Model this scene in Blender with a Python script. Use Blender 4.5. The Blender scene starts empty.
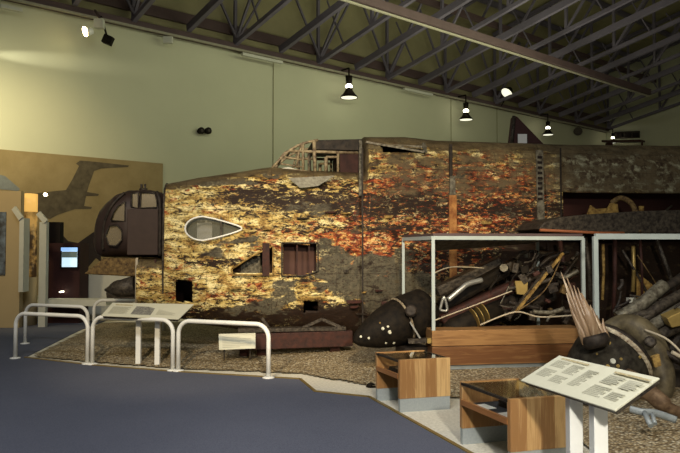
import bpy, bmesh, math, random
from mathutils import Vector, Matrix, noise
R = math.radians
sc = bpy.context.scene
COL = sc.collection
# ------------------------------------------------------------------ camera
TH = R(1.95); F = 661.0; EYE = 1.6
cam = bpy.data.cameras.new('camera'); cam.lens = 36 * F / 680; cam.sensor_width = 36; cam.clip_end = 200
co = bpy.data.objects.new('camera', cam); COL.objects.link(co)
co.location = (0, 0, EYE); co.rotation_euler = (R(90) + TH, 0, 0)
sc.camera = co
# ------------------------------------------------------------------ world, lights, exposure
w = bpy.data.worlds.new('world'); sc.world = w; w.use_nodes = True
w.node_tree.nodes['Background'].inputs[0].default_value = (0.88, 0.84, 0.64, 1)
w.node_tree.nodes['Background'].inputs[1].default_value = 0.16
vs = sc.view_settings
vs.view_transform = 'Standard'; vs.look = 'None'; vs.gamma = 1; vs.use_curve_mapping = False
vs.exposure = 0.0
# wall frame: t runs along the long wall, d towards the visitor
W0 = Vector((-8.05, 19.0, 0)); WD = Vector((.768, .640, 0)); WN = Vector((.640, -.768, 0))
def wt(t, d, z): return W0 + WD * t + WN * d + Vector((0, 0, z))
def spot(name, loc, aim, power, size, color, blend=.6, radius=.15):
    l = bpy.data.lights.new(name, 'SPOT'); l.energy = power; l.spot_size = R(size); l.color = color
    l.spot_blend = blend; l.shadow_soft_size = radius
    o = bpy.data.objects.new(name, l); COL.objects.link(o); o.location = loc
    o.rotation_euler = (Vector(aim) - Vector(loc)).to_track_quat('-Z', 'Y').to_euler()
    return o
def area(name, loc, aim, power, sx, sy, color):
    l = bpy.data.lights.new(name, 'AREA'); l.energy = power; l.shape = 'RECTANGLE'; l.size = sx; l.size_y = sy; l.color = color
    o = bpy.data.objects.new(name, l); COL.objects.link(o); o.location = loc
    o.rotation_euler = (Vector(aim) - Vector(loc)).to_track_quat('-Z', 'Y').to_euler()
    return o
WARM = (1.0, .80, .50)
spot('spotlight_nose', (-2.6, 1.6, 4.4), (-1.9, 9.6, 1.5), 1500, 42, WARM)
spot('spotlight_middle', (.6, 1.2, 4.4), (.7, 9.8, 1.7), 2100, 40, (1, .80, .52))
spot('spotlight_engines', (3.4, 1.5, 6.5), (2.6, 7.6, .2), 330, 46, WARM)
spot('flash_fill_displays', (1.3, -.6, 3.2), (1.7, 4.9, .2), 1250, 62, (1, .94, .82))  # frontal light added behind the camera, standing in for its flash
spot('spotlight_wall', wt(-4.0, .42, 6.75), wt(-.6, 0, 7.0), 1500, 9, (1, .95, .74), 1.0, .03)
spot('spotlight_wall_wash', wt(-4.4, 3.0, 5.2), wt(-2.4, 0, 5.2), 900, 84, (1, .90, .58), 1.0)
spot('spotlight_mural', wt(-3.0, 4.5, 8.0), wt(-.5, 0, 2.6), 800, 70, (1, .78, .44), 1.0)
spot('warm_fill_display', (-7.2, 10.5, 4.6), (-6.4, 13.8, 1.6), 330, 60, (1, .78, .42), .8)  # unseen warm light added to brighten the tan display wall
area('strip_light_hall', wt(8, 9, 8.0), wt(8, 0, 3.8), 250, 12, 1, (.97, 1, .66))
area('strip_light_roof', wt(10, 8, 5.0), wt(10, 7, 12), 400, 14, 3, (.97, .95, .70))
area('strip_light_floor', (-1.5, 2.0, 7.5), (-.4, 6.2, 0), 430, 5, 1, (.95, .96, .98))

# ------------------------------------------------------------------ projection of measured image points to places at known depth
def ray(px, py):
    u = (px - 340) / F; v = (226.5 - py) / F
    d = Vector((u, math.cos(TH) - v * math.sin(TH), math.sin(TH) + v * math.cos(TH)))
    return d / d.y
def at(px, py, D):
    d = ray(px, py); return Vector((d.x * D, D, EYE + d.z * D))
def gp(px, py, z=0.0):
    d = ray(px, py); k = (z - EYE) / d.z
    return Vector((d.x * k, k, z))
def onwall(px, py, off=0.0):
    d = ray(px, py); o = Vector((0, 0, EYE)); p = W0 + WN * off
    k = (p - o).dot(WN) / d.dot(WN)
    return o + d * k

# ------------------------------------------------------------------ materials
def lin(c): return tuple((x / 12.92 if x <= .04045 else ((x + .055) / 1.055) ** 2.4) for x in c)
class NT:
    def __init__(s, name, rough=.6, metal=0.0):
        s.m = bpy.data.materials.new(name); s.m.use_nodes = True
        s.t = s.m.node_tree; s.b = s.t.nodes['Principled BSDF']
        s.b.inputs['Roughness'].default_value = rough; s.b.inputs['Metallic'].default_value = metal
    def n(s, typ, **kw):
        x = s.t.nodes.new(typ)
        for k, v in kw.items(): setattr(x, k, v)
        return x
    def l(s, a, b): s.t.links.new(a, b)
    def coord(s, scale=(1, 1, 1), gen='Object'):
        c = s.n('ShaderNodeTexCoord'); m = s.n('ShaderNodeMapping'); m.inputs['Scale'].default_value = scale
        s.l(c.outputs[gen], m.inputs[0]); return m.outputs[0]
    def noise(s, scale=(1, 1, 1), sc_=5, det=6, rough=.6, dist=0.0):
        x = s.n('ShaderNodeTexNoise'); x.inputs['Scale'].default_value = sc_; x.inputs['Detail'].default_value = det
        x.inputs['Roughness'].default_value = rough; x.inputs['Distortion'].default_value = dist
        s.l(s.coord(scale), x.inputs['Vector']); return x.outputs['Fac']
    def ramp(s, fac, stops):
        r = s.n('ShaderNodeValToRGB'); e = r.color_ramp.elements
        while len(e) < len(stops): e.new(.5)
        for i, (p, c) in enumerate(stops):
            e[i].position = p; e[i].color = (c, c, c, 1) if isinstance(c, (int, float)) else (*c, 1)
        s.l(fac, r.inputs[0]); return r.outputs[0]
    def math(s, op, a, b=None, clamp=False):
        m = s.n('ShaderNodeMath', operation=op); m.use_clamp = clamp
        for i, v in enumerate((a, b)):
            if v is None: continue
            if isinstance(v, (int, float)): m.inputs[i].default_value = v
            else: s.l(v, m.inputs[i])
        return m.outputs[0]
    def mix(s, fac, a, b):
        m = s.n('ShaderNodeMix', data_type='RGBA')
        for i, v in ((0, fac), (6, a), (7, b)):
            if isinstance(v, (int, float)): m.inputs[i].default_value = v
            elif isinstance(v, tuple): m.inputs[i].default_value = (*v, 1)
            else: s.l(v, m.inputs[i])
        return m.outputs[2]
    def color(s, c):
        if isinstance(c, tuple): s.b.inputs['Base Color'].default_value = (*c, 1)
        else: s.l(c, s.b.inputs['Base Color'])
    def bump(s, h, strength=.3, dist=.02):
        b = s.n('ShaderNodeBump'); b.inputs['Strength'].default_value = strength; b.inputs['Distance'].default_value = dist
        s.l(h, b.inputs['Height']); s.l(b.outputs[0], s.b.inputs['Normal'])
def plain(name, c, rough=.6, metal=0.0, var=.18, scale=9, bump=0.0, c2=None, spec=None):
    t = NT(name, rough, metal)
    n = t.noise(sc_=scale)
    d = c2 if c2 else tuple(x * (1 - var) for x in c)
    t.color(t.ramp(n, [(.35, d), (.65, c)]))
    if bump: t.bump(n, bump)
    t.b.inputs['Specular IOR Level'].default_value = .2 if spec is None else spec
    return t.m
def emit(name, c, s):
    t = NT(name); t.b.inputs['Emission Color'].default_value = (*c, 1); t.b.inputs['Emission Strength'].default_value = s
    t.color(c); return t.m
M = {}
M['wall'] = plain('wall_paint', (.50, .50, .36), .85, scale=.6, var=.05)
M['ceil'] = (lambda t: (t.color(t.ramp(t.noise((.3, .3, .3), 3), [(.3, (.20, .18, .095)), (.7, (.27, .245, .13))])), t.m)[1])(NT('roof_deck', .9))
M['steel'] = plain('truss_paint', (.135, .12, .155), .6, scale=2, spec=.3)
M['brownsteel'] = plain('beam_paint', (.085, .055, .055), .6, scale=2, spec=.3)
M['pipe'] = plain('pale_conduit', (.30, .28, .21), .5)
M['white_metal'] = plain('white_enamel', (.80, .80, .76), .35, var=.06)
M['frame'] = plain('pale_aluminium', (.38, .43, .41), .4, var=.1)
M['black'] = plain('black_metal', (.008, .007, .006), .62, var=.4, c2=(.018, .014, .010), spec=.05, scale=14)
M['dark'] = plain('dark_void', (.012, .008, .007), .8)
M['interior'] = plain('interior_primer', (.05, .022, .018), .8, scale=4, c2=(.018, .010, .010))
M['burnt'] = plain('burnt_metal', (.038, .029, .022), .55, .2, scale=14, c2=(.012, .010, .009), bump=.5)
M['burnt2'] = plain('charred_alloy', (.075, .062, .046), .5, .25, scale=22, c2=(.018, .014, .012), bump=.5)
M['greyalloy'] = plain('corroded_alloy', (.20, .185, .14), .5, .3, scale=18, c2=(.05, .042, .03), bump=.4)
M['ochre'] = plain('ochre_corrosion', (.38, .25, .075), .7, scale=16, c2=(.07, .035, .012), bump=.3)
M['darkochre'] = plain('dark_ochre_corrosion', (.17, .11, .04), .7, scale=20, c2=(.04, .022, .01), bump=.3)
M['oxide'] = plain('red_oxide', (.055, .020, .014), .65, scale=12, c2=(.025, .012, .010), bump=.3)
M['silver'] = plain('bare_alloy', (.34, .34, .31), .35, .6, scale=15)
M['brass'] = plain('brass_fitting', (.34, .24, .08), .4, .5, scale=15)
M['scrapblue'] = plain('blue_grey_scrap', (.26, .29, .30), .5, .2, scale=15)
M['paper'] = plain('sign_face', (.58, .57, .45), .6, var=.05)
M['ink'] = plain('print_grey', (.42, .41, .32), .7, var=.03)
M['photo'] = plain('print_photo', (.10, .10, .095), .6, scale=40, c2=(.3, .29, .25))
M['whitepaper'] = plain('white_paper', (.75, .75, .72), .7, var=.05)
M['plinth'] = plain('grey_plinth', (.33, .36, .36), .6, scale=60, var=.12)
M['tan'] = plain('tan_board', (.40, .31, .17), .8, scale=2, var=.06)
M['whiteboard'] = plain('white_board', (.50, .50, .43), .7, var=.06)
M['mural'] = plain('mural_print', (.30, .23, .115), .75, scale=1.5, c2=(.24, .18, .085))
M['muralplane'] = plain('mural_aircraft_grey', (.12, .098, .062), .75, scale=5, c2=(.07, .055, .036))
M['muraldark'] = plain('mural_aircraft_dark', (.03, .022, .02), .8)
M['fin'] = plain('fin_red_brown', (.055, .022, .02), .6, scale=4)
M['rope'] = plain('pale_wire', (.42, .36, .26), .6)
M['amber'] = emit('amber_lit_panel', (1.0, .62, .16), .55)
M['bulb'] = emit('lamp_glow', (1.0, .93, .68), 14)
M['hot'] = emit('spot_glow', (1.0, .80, .42), 22)
M['lampface'] = emit('lamp_face', (.95, .93, .72), 1.1)
M['screen'] = emit('screen_glow', (.62, .85, 1.0), .85)
M['screendark'] = emit('screen_picture', (.12, .16, .14), .35)
# wood
def wood(name, a, b, horiz=False, board=9.0):
    t = NT(name, .38)
    sca = (1.2, 1.2, 14) if horiz else (14, 14, 1.2)
    g = t.noise(sca, 2.2, 5, .6, .8)
    v = t.n('ShaderNodeTexWhiteNoise', noise_dimensions='1D')
    c = t.n('ShaderNodeSeparateXYZ'); t.l(t.coord(), c.inputs[0])
    k = t.math('FLOOR', t.math('MULTIPLY', c.outputs[2] if horiz else c.outputs[0], board))
    t.l(k, v.inputs['W'])
    f = t.math('ADD', t.math('MULTIPLY', g, .75), t.math('MULTIPLY', t.math('SUBTRACT', v.outputs[0], .25), .38))
    t.color(t.ramp(f, [(.34, b), (.66, a)])); t.bump(g, .08)
    return t.m
M['wood'] = wood('oak_veneer', (.60, .39, .17), (.29, .145, .05))
M['woodrail'] = wood('oak_edging', (.30, .13, .04), (.15, .055, .016), True)
M['plank'] = wood('plinth_plank', (.27, .145, .055), (.12, .05, .018), True, 4.6)
M['splinter'] = wood('splintered_blade_wood', (.78, .64, .44), (.26, .17, .10))
# carpet, concrete, gravel
def carpet():
    t = NT('blue_carpet', .95); n = t.noise(sc_=120, det=3); n2 = t.noise(sc_=.6)
    t.b.inputs['Specular IOR Level'].default_value = .1
    t.color(t.ramp(t.math('ADD', t.math('MULTIPLY', n, .75), t.math('MULTIPLY', n2, .25)), [(.3, (.066, .072, .100)), (.7, (.14, .148, .190))])); t.bump(n, .4, .005); return t.m
M['carpet'] = carpet()
def concrete():
    t = NT('pale_concrete', .8); n = t.noise(sc_=35, det=5); t.color(t.ramp(n, [(.3, (.52, .49, .39)), (.7, (.74, .70, .58))])); t.bump(n, .15, .005); return t.m
M['concrete'] = concrete()
def gravel():
    t = NT('gravel', .85)
    v = t.n('ShaderNodeTexVoronoi'); v.inputs['Scale'].default_value = 42; t.l(t.coord(), v.inputs['Vector'])
    sep = t.n('ShaderNodeSeparateColor'); t.l(v.outputs['Color'], sep.inputs[0])
    c = t.ramp(sep.outputs[0], [(0, (.18, .13, .065)), (.35, (.42, .32, .17)), (.7, (.55, .45, .27)), (1, (.76, .69, .50))])
    t.color(t.mix(t.math('MULTIPLY', v.outputs['Distance'], 1.1, True), c, (.07, .045, .02)))
    t.bump(t.math('SUBTRACT', 1.0, v.outputs['Distance']), .9, .02); return t.m
M['gravel'] = gravel()
# scorched fuselage skin
def skin():
    t = NT('scorched_aircraft_skin', .5, 0.0); t.b.inputs['Specular IOR Level'].default_value = .12
    at_ = t.n('ShaderNodeAttribute'); at_.attribute_name = 'paint'
    sep = t.n('ShaderNodeSeparateColor'); t.l(at_.outputs['Color'], sep.inputs[0])
    D_, R_, G_ = sep.outputs[0], sep.outputs[1], sep.outputs[2]
    top = at_.outputs['Alpha']
    n1 = t.noise((2.2, 1, 6), 1.4, 8, .68, .5)
    base = t.ramp(n1, [(.33, (.10, .05, .015)), (.43, (.33, .21, .06)), (.50, (.56, .42, .14)), (.60, (.84, .72, .36))])
    n2 = t.noise((2.0, 1, 4.5), 1.9, 8, .66, .9)
    rustc = t.ramp(t.noise((3, 1, 7), 2.6, 6, .7), [(.36, (.06, .014, .008)), (.45, (.22, .035, .014)), (.53, (.40, .11, .028)), (.60, (.66, .40, .13)), (.68, (.85, .70, .35))])
    fr = t.ramp(t.math('ADD', n2, t.math('MULTIPLY', R_, .20)), [(.55, 0), (.62, 1)])
    c = t.mix(fr, base, rustc)
    n3 = t.noise((1.3, 1, 2.6), 1.7, 7, .62, .4)
    grey = t.ramp(t.noise((2, 1, 2), 6, 5), [(.35, (.055, .05, .035)), (.7, (.12, .105, .07))])
    fg = t.ramp(t.math('ADD', n3, t.math('MULTIPLY', G_, .30)), [(.64, 0), (.69, 1)])
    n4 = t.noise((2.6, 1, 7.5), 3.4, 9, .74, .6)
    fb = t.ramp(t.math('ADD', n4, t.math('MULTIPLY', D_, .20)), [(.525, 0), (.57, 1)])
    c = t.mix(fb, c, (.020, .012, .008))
    c = t.mix(fg, c, grey)
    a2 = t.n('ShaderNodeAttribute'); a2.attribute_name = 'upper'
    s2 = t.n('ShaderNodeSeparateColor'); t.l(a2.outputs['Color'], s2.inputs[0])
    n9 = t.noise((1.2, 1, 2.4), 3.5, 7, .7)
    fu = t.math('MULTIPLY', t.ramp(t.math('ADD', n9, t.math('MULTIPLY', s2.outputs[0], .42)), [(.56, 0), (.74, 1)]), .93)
    n5 = t.noise((5, 1, 9), 5, 6, .8)
    c = t.mix(t.ramp(n5, [(.54, 0), (.60, 1)]), c, (.03, .014, .008))
    n8 = t.noise((1.5, 1, 3.4), 2.1, 9, .66, .7)
    hi = t.ramp(n8, [(.53, 0), (.58, 1)]); lo = t.ramp(n8, [(.40, 1), (.455, 0)])
    c = t.mix(t.math('MULTIPLY', t.math('MULTIPLY', hi, t.math('SUBTRACT', 1.0, t.math('MULTIPLY', t.math('ADD', D_, G_), .9, True), True)), t.ramp(n5, [(.40, 1), (.50, 0)])), c, t.ramp(n1, [(.4, (.50, .30, .09)), (.55, (.88, .76, .40))]))
    c = t.mix(t.math('MULTIPLY', lo, t.ramp(n1, [(.44, 1), (.54, .2)])), c, (.018, .011, .008))
    # pale green-grey camouflage remnant and painted-in top shade (alpha channel)
    n6 = t.noise((2, 2, 2), 4.5, 7, .7)
    camo = t.ramp(n6, [(.40, (.035, .022, .014)), (.49, (.10, .07, .04)), (.54, (.26, .24, .15)), (.7, (.36, .35, .24))])
    c = t.mix(top, c, camo)
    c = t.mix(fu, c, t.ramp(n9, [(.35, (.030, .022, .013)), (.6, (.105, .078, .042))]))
    # plate seams
    bk = t.n('ShaderNodeTexBrick'); bk.inputs['Scale'].default_value = 1.0; bk.inputs['Mortar Size'].default_value = .007
    bk.inputs['Brick Width'].default_value = .62; bk.inputs['Row Height'].default_value = .31; bk.inputs['Mortar Smooth'].default_value = .6
    cc = t.n('ShaderNodeSeparateXYZ'); t.l(t.coord(), cc.inputs[0]); cb = t.n('ShaderNodeCombineXYZ')
    t.l(cc.outputs[0], cb.inputs[0]); t.l(cc.outputs[2], cb.inputs[1]); t.l(cb.outputs[0], bk.inputs['Vector'])
    c = t.mix(t.math('MULTIPLY', bk.outputs['Fac'], .45), c, (.025, .014, .009))
    t.color(c)
    t.bump(t.math('ADD', n4, n1), .55, .02)
    t.l(t.ramp(n3, [(.3, .38), (.7, .7)]), t.b.inputs['Roughness'])
    return t.m
M['skin'] = skin()

# ------------------------------------------------------------------ object helpers
def tag(o, label=None, cat=None, group=None, kind=None):
    if label: o['label'] = label
    if cat: o['category'] = cat
    if group: o['group'] = group
    if kind: o['kind'] = kind
    return o
def thing(name, loc, label, cat, group=None, rz=0.0, kind=None):
    o = bpy.data.objects.new(name, None); COL.objects.link(o); o.empty_display_size = .1
    o.location = loc; o.rotation_euler = (0, 0, rz)
    return tag(o, label, cat, group, kind)
def xform(o):
    m = Matrix.Identity(4)
    while o is not None:
        m = Matrix.Translation(o.location) @ o.rotation_euler.to_matrix().to_4x4() @ m; o = o.parent
    return m
class MB:
    def __init__(s): s.v = []; s.f = []; s.sm = []
    def face(s, pts, smooth=False):
        b = len(s.v); s.v += [Vector(p) for p in pts]; s.f.append(list(range(b, b + len(pts)))); s.sm.append(smooth)
    def add(s, vs_, fs, smooth=False):
        b = len(s.v); s.v += [Vector(p) for p in vs_]
        for f in fs: s.f.append([i + b for i in f]); s.sm.append(smooth)
    def box(s, c, size, m=None):
        c = Vector(c); hx, hy, hz = [x / 2 for x in size]
        P = [Vector((x, y, z)) for x in (-hx, hx) for y in (-hy, hy) for z in (-hz, hz)]
        if m is not None: P = [m @ p for p in P]
        s.add([c + p for p in P], [(0, 1, 3, 2), (4, 6, 7, 5), (0, 4, 5, 1), (2, 3, 7, 6), (0, 2, 6, 4), (1, 5, 7, 3)])
        return s
    def bar(s, a, b, w_, h, up=(0, 0, 1)):
        a = Vector(a); b = Vector(b); d = b - a; L = d.length; d.normalize(); up = Vector(up)
        if abs(d.dot(up)) > .98: up = Vector((0, 1, 0))
        x = d.cross(up).normalized(); z = x.cross(d).normalized()
        m = Matrix((x, d, z)).transposed()
        return s.box((a + b) / 2, (w_, L, h), m)
    def quadbox(s, p, up):      # four corners of a sheet, thickened along up
        up = Vector(up); q = [Vector(x) for x in p]; n = len(q)
        s.add(q + [x + up for x in q], [tuple(range(n))[::-1], tuple(range(n, 2 * n))] + [(i, (i + 1) % n, (i + 1) % n + n, i + n) for i in range(n)])
        return s
    def tube(s, path, r, n=10, flat=1.0, cap=True):
        P = [Vector(p) for p in path]; rs = r if isinstance(r, (list, tuple)) else [r] * len(P)
        rings = []; x = None
        for i, p in enumerate(P):
            d = (P[min(i + 1, len(P) - 1)] - P[max(i - 1, 0)]).normalized()
            if x is None:
                x = d.cross(Vector((0, 0, 1)));
                if x.length < .1: x = d.cross(Vector((0, 1, 0)))
            x = (x - d * x.dot(d)).normalized(); y = d.cross(x)
            rings.append([p + (x * math.cos(2 * math.pi * k / n) * flat + y * math.sin(2 * math.pi * k / n)) * rs[i] for k in range(n)])
        v = [q for g in rings for q in g]; f = []
        for i in range(len(P) - 1):
            for k in range(n): f.append((i * n + k, i * n + (k + 1) % n, (i + 1) * n + (k + 1) % n, (i + 1) * n + k))
        b = len(s.v); s.add(v, f, True)
        if cap:
            s.f.append([b + k for k in range(n)][::-1]); s.sm.append(False)
            s.f.append([b + (len(P) - 1) * n + k for k in range(n)]); s.sm.append(False)
        return s
    def lathe(s, p0, axis, prof, n=32, cap=True):    # prof: (distance along axis, radius)
        axis = Vector(axis).normalized(); x = axis.cross(Vector((0, 0, 1)))
        if x.length < .05: x = Vector((1, 0, 0))
        x.normalize(); y = axis.cross(x); p0 = Vector(p0); v = []; f = []
        for (h, r) in prof:
            for k in range(n):
                a = 2 * math.pi * k / n; v.append(p0 + axis * h + (x * math.cos(a) + y * math.sin(a)) * max(r, .0005))
        for i in range(len(prof) - 1):
            for k in range(n): f.append((i * n + k, i * n + (k + 1) % n, (i + 1) * n + (k + 1) % n, (i + 1) * n + k))
        b = len(s.v); s.add(v, f, True)
        if cap:
            s.f.append([b + k for k in range(n)][::-1]); s.sm.append(False)
            s.f.append([b + (len(prof) - 1) * n + k for k in range(n)]); s.sm.append(False)
        return s
    def build(s, name, mat, parent=None, local=False, bevel=0.0, kind=None, mats=None, fix=True):
        me = bpy.data.meshes.new(name); V = s.v
        o = bpy.data.objects.new(name, me); COL.objects.link(o)
        if parent is not None:
            o.parent = parent
            if not local:
                mi = xform(parent).inverted(); V = [mi @ p for p in V]
        elif not local:
            xs = [p.x for p in V]; ys = [p.y for p in V]; zs = [p.z for p in V]
            c = Vector(((min(xs) + max(xs)) / 2, (min(ys) + max(ys)) / 2, min(zs))); o.location = c; V = [p - c for p in V]
        me.from_pydata([tuple(p) for p in V], [], s.f)
        for p, q in zip(me.polygons, s.sm): p.use_smooth = q
        me.materials.append(mat)
        for m in (mats or []): me.materials.append(m)
        if fix:
            bm = bmesh.new(); bm.from_mesh(me); bmesh.ops.recalc_face_normals(bm, faces=bm.faces); bm.to_mesh(me); bm.free()
        if bevel:
            b = o.modifiers.new('bevel', 'BEVEL'); b.width = bevel; b.segments = 2; b.limit_method = 'ANGLE'
        if kind: o['kind'] = kind
        me.update(); return o
def B(): return MB()
def curve_pts(P, n=8):      # Catmull-Rom
    P = [Vector(p) for p in P]; Q = [P[0]] + P + [P[-1]]; out = []
    for i in range(1, len(Q) - 2):
        for k in range(n):
            t = k / n; a, b, c, d = Q[i - 1], Q[i], Q[i + 1], Q[i + 2]
            out.append(.5 * ((2 * b) + (c - a) * t + (2 * a - 5 * b + 4 * c - d) * t * t + (3 * b - a - 3 * c + d) * t ** 3))
    out.append(P[-1]); return out
def copy_tree(o, parent=None):
    c = o.copy(); COL.objects.link(c)
    if parent is not None: c.parent = parent
    for ch in list(o.children): copy_tree(ch, c)
    return c
random.seed(7)

# ================================================================== SETTING
# carpet edge, measured on the floor
edge = [gp(29, 358.6), gp(90, 365.8), gp(176, 372.6), gp(300, 380), gp(315, 392.5), gp(369, 398), gp(467, 453)]
pl = [Vector((-14, -4, 0)), Vector((-14, 22, 0)), Vector((-5.6, 22, 0)), Vector((-5.1, 13, 0)), Vector((-4.62, 9.75, 0))] + edge[0:] + [gp(500, 471), gp(600, 530), Vector((1.95, 2.0, 0)), Vector((3.5, -4, 0))]
def flat(name, pts, mat, z, kind='structure', th=.03):
    m = B(); m.quadbox([Vector((p.x, p.y, z - th)) for p in pts], (0, 0, th)); return m.build(name, mat, kind=kind)
flat('floor', [Vector((-16, -5, 0)), Vector((20, -5, 0)), Vector((26, 46, 0)), Vector((-16, 46, 0))], M['concrete'], 0.0)
flat('floor', pl, M['carpet'], .012, th=.011)
e = B(); ep = [Vector((-4.62, 9.75, 0))] + edge + [gp(500, 471), gp(600, 530)]
for a, b in zip(ep[:-1], ep[1:]): e.bar(a + Vector((0, 0, .012)), b + Vector((0, 0, .012)), .035, .02)
e.build('trim_1', M['brass'], kind='structure')
# gravel bed, heaped up towards the aircraft
def gravel_bed():
    ga = [(-5.1, 14.2), (-4.9, 12.6), (-4.55, 9.85), gp(90, 363.0), gp(176, 369.5), gp(300, 374.5), gp(375, 388), Vector((.75, 6.95, 0)), Vector((1.30, 7.1, 0)), Vector((1.75, 6.2, 0)), Vector((2.0, 5.2, 0)), Vector((2.2, 4.0, 0)), Vector((3.2, 3.0, 0)), (8, 3.0), (12, 10), (9, 14.2)]
    poly = [Vector((p[0], p[1], 0)) for p in ga]
    def inside(x, y):
        c = False; n = len(poly); j = n - 1
        for i in range(n):
            a, b = poly[i], poly[j]
            if (a.y > y) != (b.y > y) and x < (b.x - a.x) * (y - a.y) / (b.y - a.y) + a.x: c = not c
            j = i
        return c
    def dist(x, y):
        best = 9; p = Vector((x, y, 0))
        for i in range(len(poly)):
            a, b = poly[i], poly[(i + 1) % len(poly)]; ab = b - a
            t = max(0, min(1, (p - a).dot(ab) / ab.length_squared)); best = min(best, (p - (a + ab * t)).length)
        return best
    st = .07; vid = {}; m = B(); nx, ny = int(17 / st), int(12 / st)
    vv = []; ff = []
    def vert(i, j):
        if (i, j) in vid: return vid[i, j]
        x, y = -5.3 + i * st, 2.9 + j * st
        d = dist(x, y); h = .018 + .13 * min(1, d / 1.1) ** .8 + .012 * noise.noise(Vector((x * 3, y * 3, 0))) * min(1, d * 4)
        vid[i, j] = len(vv); vv.append(Vector((x, y, h))); return vid[i, j]
    for i in range(nx):
        for j in range(ny):
            if inside(-5.3 + (i + .5) * st, 2.9 + (j + .5) * st): ff.append((vert(i, j), vert(i + 1, j), vert(i + 1, j + 1), vert(i, j + 1)))
    m.add(vv, ff, True)
    o = m.build('gravel', M['gravel'], fix=False)
    return tag(o, 'bed of tan gravel heaped under and in front of the wrecked bomber', 'gravel', kind='stuff')
gravel_bed()
# walls
T0, T1 = -9.0, 31.0; EAVE = 8.5; HR = 12.1; SL = .2
def slab(name, a, b, z0, z1, th, mat):
    a = Vector(a); b = Vector(b); n = Vector(((b - a).y, -(b - a).x, 0)).normalized() * th
    m = B(); m.quadbox([Vector((a.x, a.y, z0)), Vector((b.x, b.y, z0)), Vector((b.x, b.y, z1)), Vector((a.x, a.y, z1))], -n); return m.build(name, mat, kind='structure')
slab('wall_back', wt(T0, 0, 0), wt(T1, 0, 0), 0, EAVE, .2, M['wall'])
slab('wall_back', wt(T0, 0, 0), wt(T1, 0, 0), EAVE, HR + .1, .2, M['ceil'])
for px in (273, 451, 497):          # joints in the wall lining
    p = onwall(px, 150); B().bar(Vector((p.x, p.y, 0)) + WN * .01, Vector((p.x, p.y, EAVE)) + WN * .01, .02, .05).build('trim_2', M['ceil'], kind='structure')
slab('wall_right', wt(T1, 0, 0), wt(T1, 24, 0), 0, 15.5, .2, M['wall'])
c_ = B(); c_.quadbox([wt(T0, -.1, HR), wt(T1 + .1, -.1, HR), wt(T1 + .1, 26, HR + SL * 26), wt(T0, 26, HR + SL * 26)], (0, 0, .1)); c_.build('ceiling', M['ceil'], kind='structure')
# beams running along the wall at eave height
def longbeam(name, d, z, t0, t1, w_, h, mat, label, cat='beam'):
    o = B().bar(wt(t0, d, z), wt(t1, d, z), w_, h).build(name, mat); return tag(o, label, cat)
longbeam('eave_girder', .20, EAVE + .02, T0, T1 - .3, .22, .22, M['brownsteel'], 'dark brown steel girder running the length of the back wall at eave height')
longbeam('eave_fascia', .10, EAVE + .62, T0, T1 - .3, .1, .34, M['brownsteel'], 'dark brown fascia board just above the long wall girder')
longbeam('conduit_pipe', .36, EAVE - .1, T0, T1 - .3, .07, .07, M['pipe'], 'thin pale conduit pipe under the long wall girder', 'pipe')
longbeam('monorail_beam', 6.25, EAVE, T0, 23.0, .22, .24, M['brownsteel'], 'long brown overhead beam crossing below the trusses, nearest of the lengthwise beams')
longbeam('lengthwise_beam', 3.0, 10.9, T0, T1 - .3, .18, .22, M['brownsteel'], 'brown lengthwise beam high under the roof, above and left of the long overhead beam')
longbeam('conduit_pipe', 6.25, EAVE - .17, T0, 23.0, .06, .05, M['pipe'], 'thin pale conduit along the underside of the long overhead beam', 'pipe')
for k, (d, lab) in enumerate(((2.0, 'purlin under the roof nearest the back wall'), (4.4, 'purlin under the roof second from the back wall'), (6.8, 'purlin under the roof third from the back wall'), (9.2, 'purlin under the roof fourth from the back wall'), (11.6, 'purlin under the roof farthest from the back wall'))):
    longbeam('roof_purlin', d, HR + SL * d - .14, T0, T1, .14, .22, M['steel'], 'dark steel ' + lab)['group'] = 'purlins under the roof'
# transverse lattice trusses, built once in (d, z) at t = 0
rzw = math.atan2(WD.y, WD.x)
def make_truss():
    root = thing('roof_truss', wt(0, 0, EAVE), '', 'truss', 'lattice roof trusses', rzw)
    def q(d, z): return Vector((0, -d, z))
    Ld = 16.0; dep = 3.45
    B().bar(q(.2, .1), q(Ld, .1 + SL * Ld), .14, .14).build('bottom_chord', M['steel'], root, True)
    B().bar(q(.2, dep), q(Ld, dep + SL * Ld), .16, .16).build('top_chord', M['steel'], root, True)
    st = 3.0; n = int(Ld / st)
    for i in range(n + 1):
        d = .25 + i * st
        B().bar(q(d, .1 + SL * d), q(d, dep + SL * d), .10, .10).build('vertical_web', M['steel'], root, True)
        if i < n: B().bar(q(d, .1 + SL * d), q(d + st, dep + SL * (d + st)), .08, .08).build('diagonal_web', M['steel'], root, True)
        if i < n: B().bar(q(d + st / 2, .1 + SL * (d + st / 2)), q(d + st * .18, dep * .66 + SL * d), .05, .05).build('brace', M['steel'], root, True)
    return root
tr = make_truss()
where = ['farthest left, above the mural', 'second from the left, beside the bright spotlight', 'third from the left', 'fourth from the left, above the cockpit', 'fifth from the left, beside the large pendant lamp', 'sixth from the left', 'seventh from the left, near the second pendant lamp', 'eighth from the left, near the tail fin', 'ninth from the left, behind the third pendant lamp', 'farthest right, against the end wall']
ts = [-1.6, 2.0, 5.6, 9.2, 12.8, 16.4, 20.0, 23.6, 27.2, 30.7]
for i, t in enumerate(ts):
    o = tr if i == 0 else copy_tree(tr)
    o.location = wt(t, 0, EAVE); o['label'] = 'grey steel lattice roof truss, ' + where[i]
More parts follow.
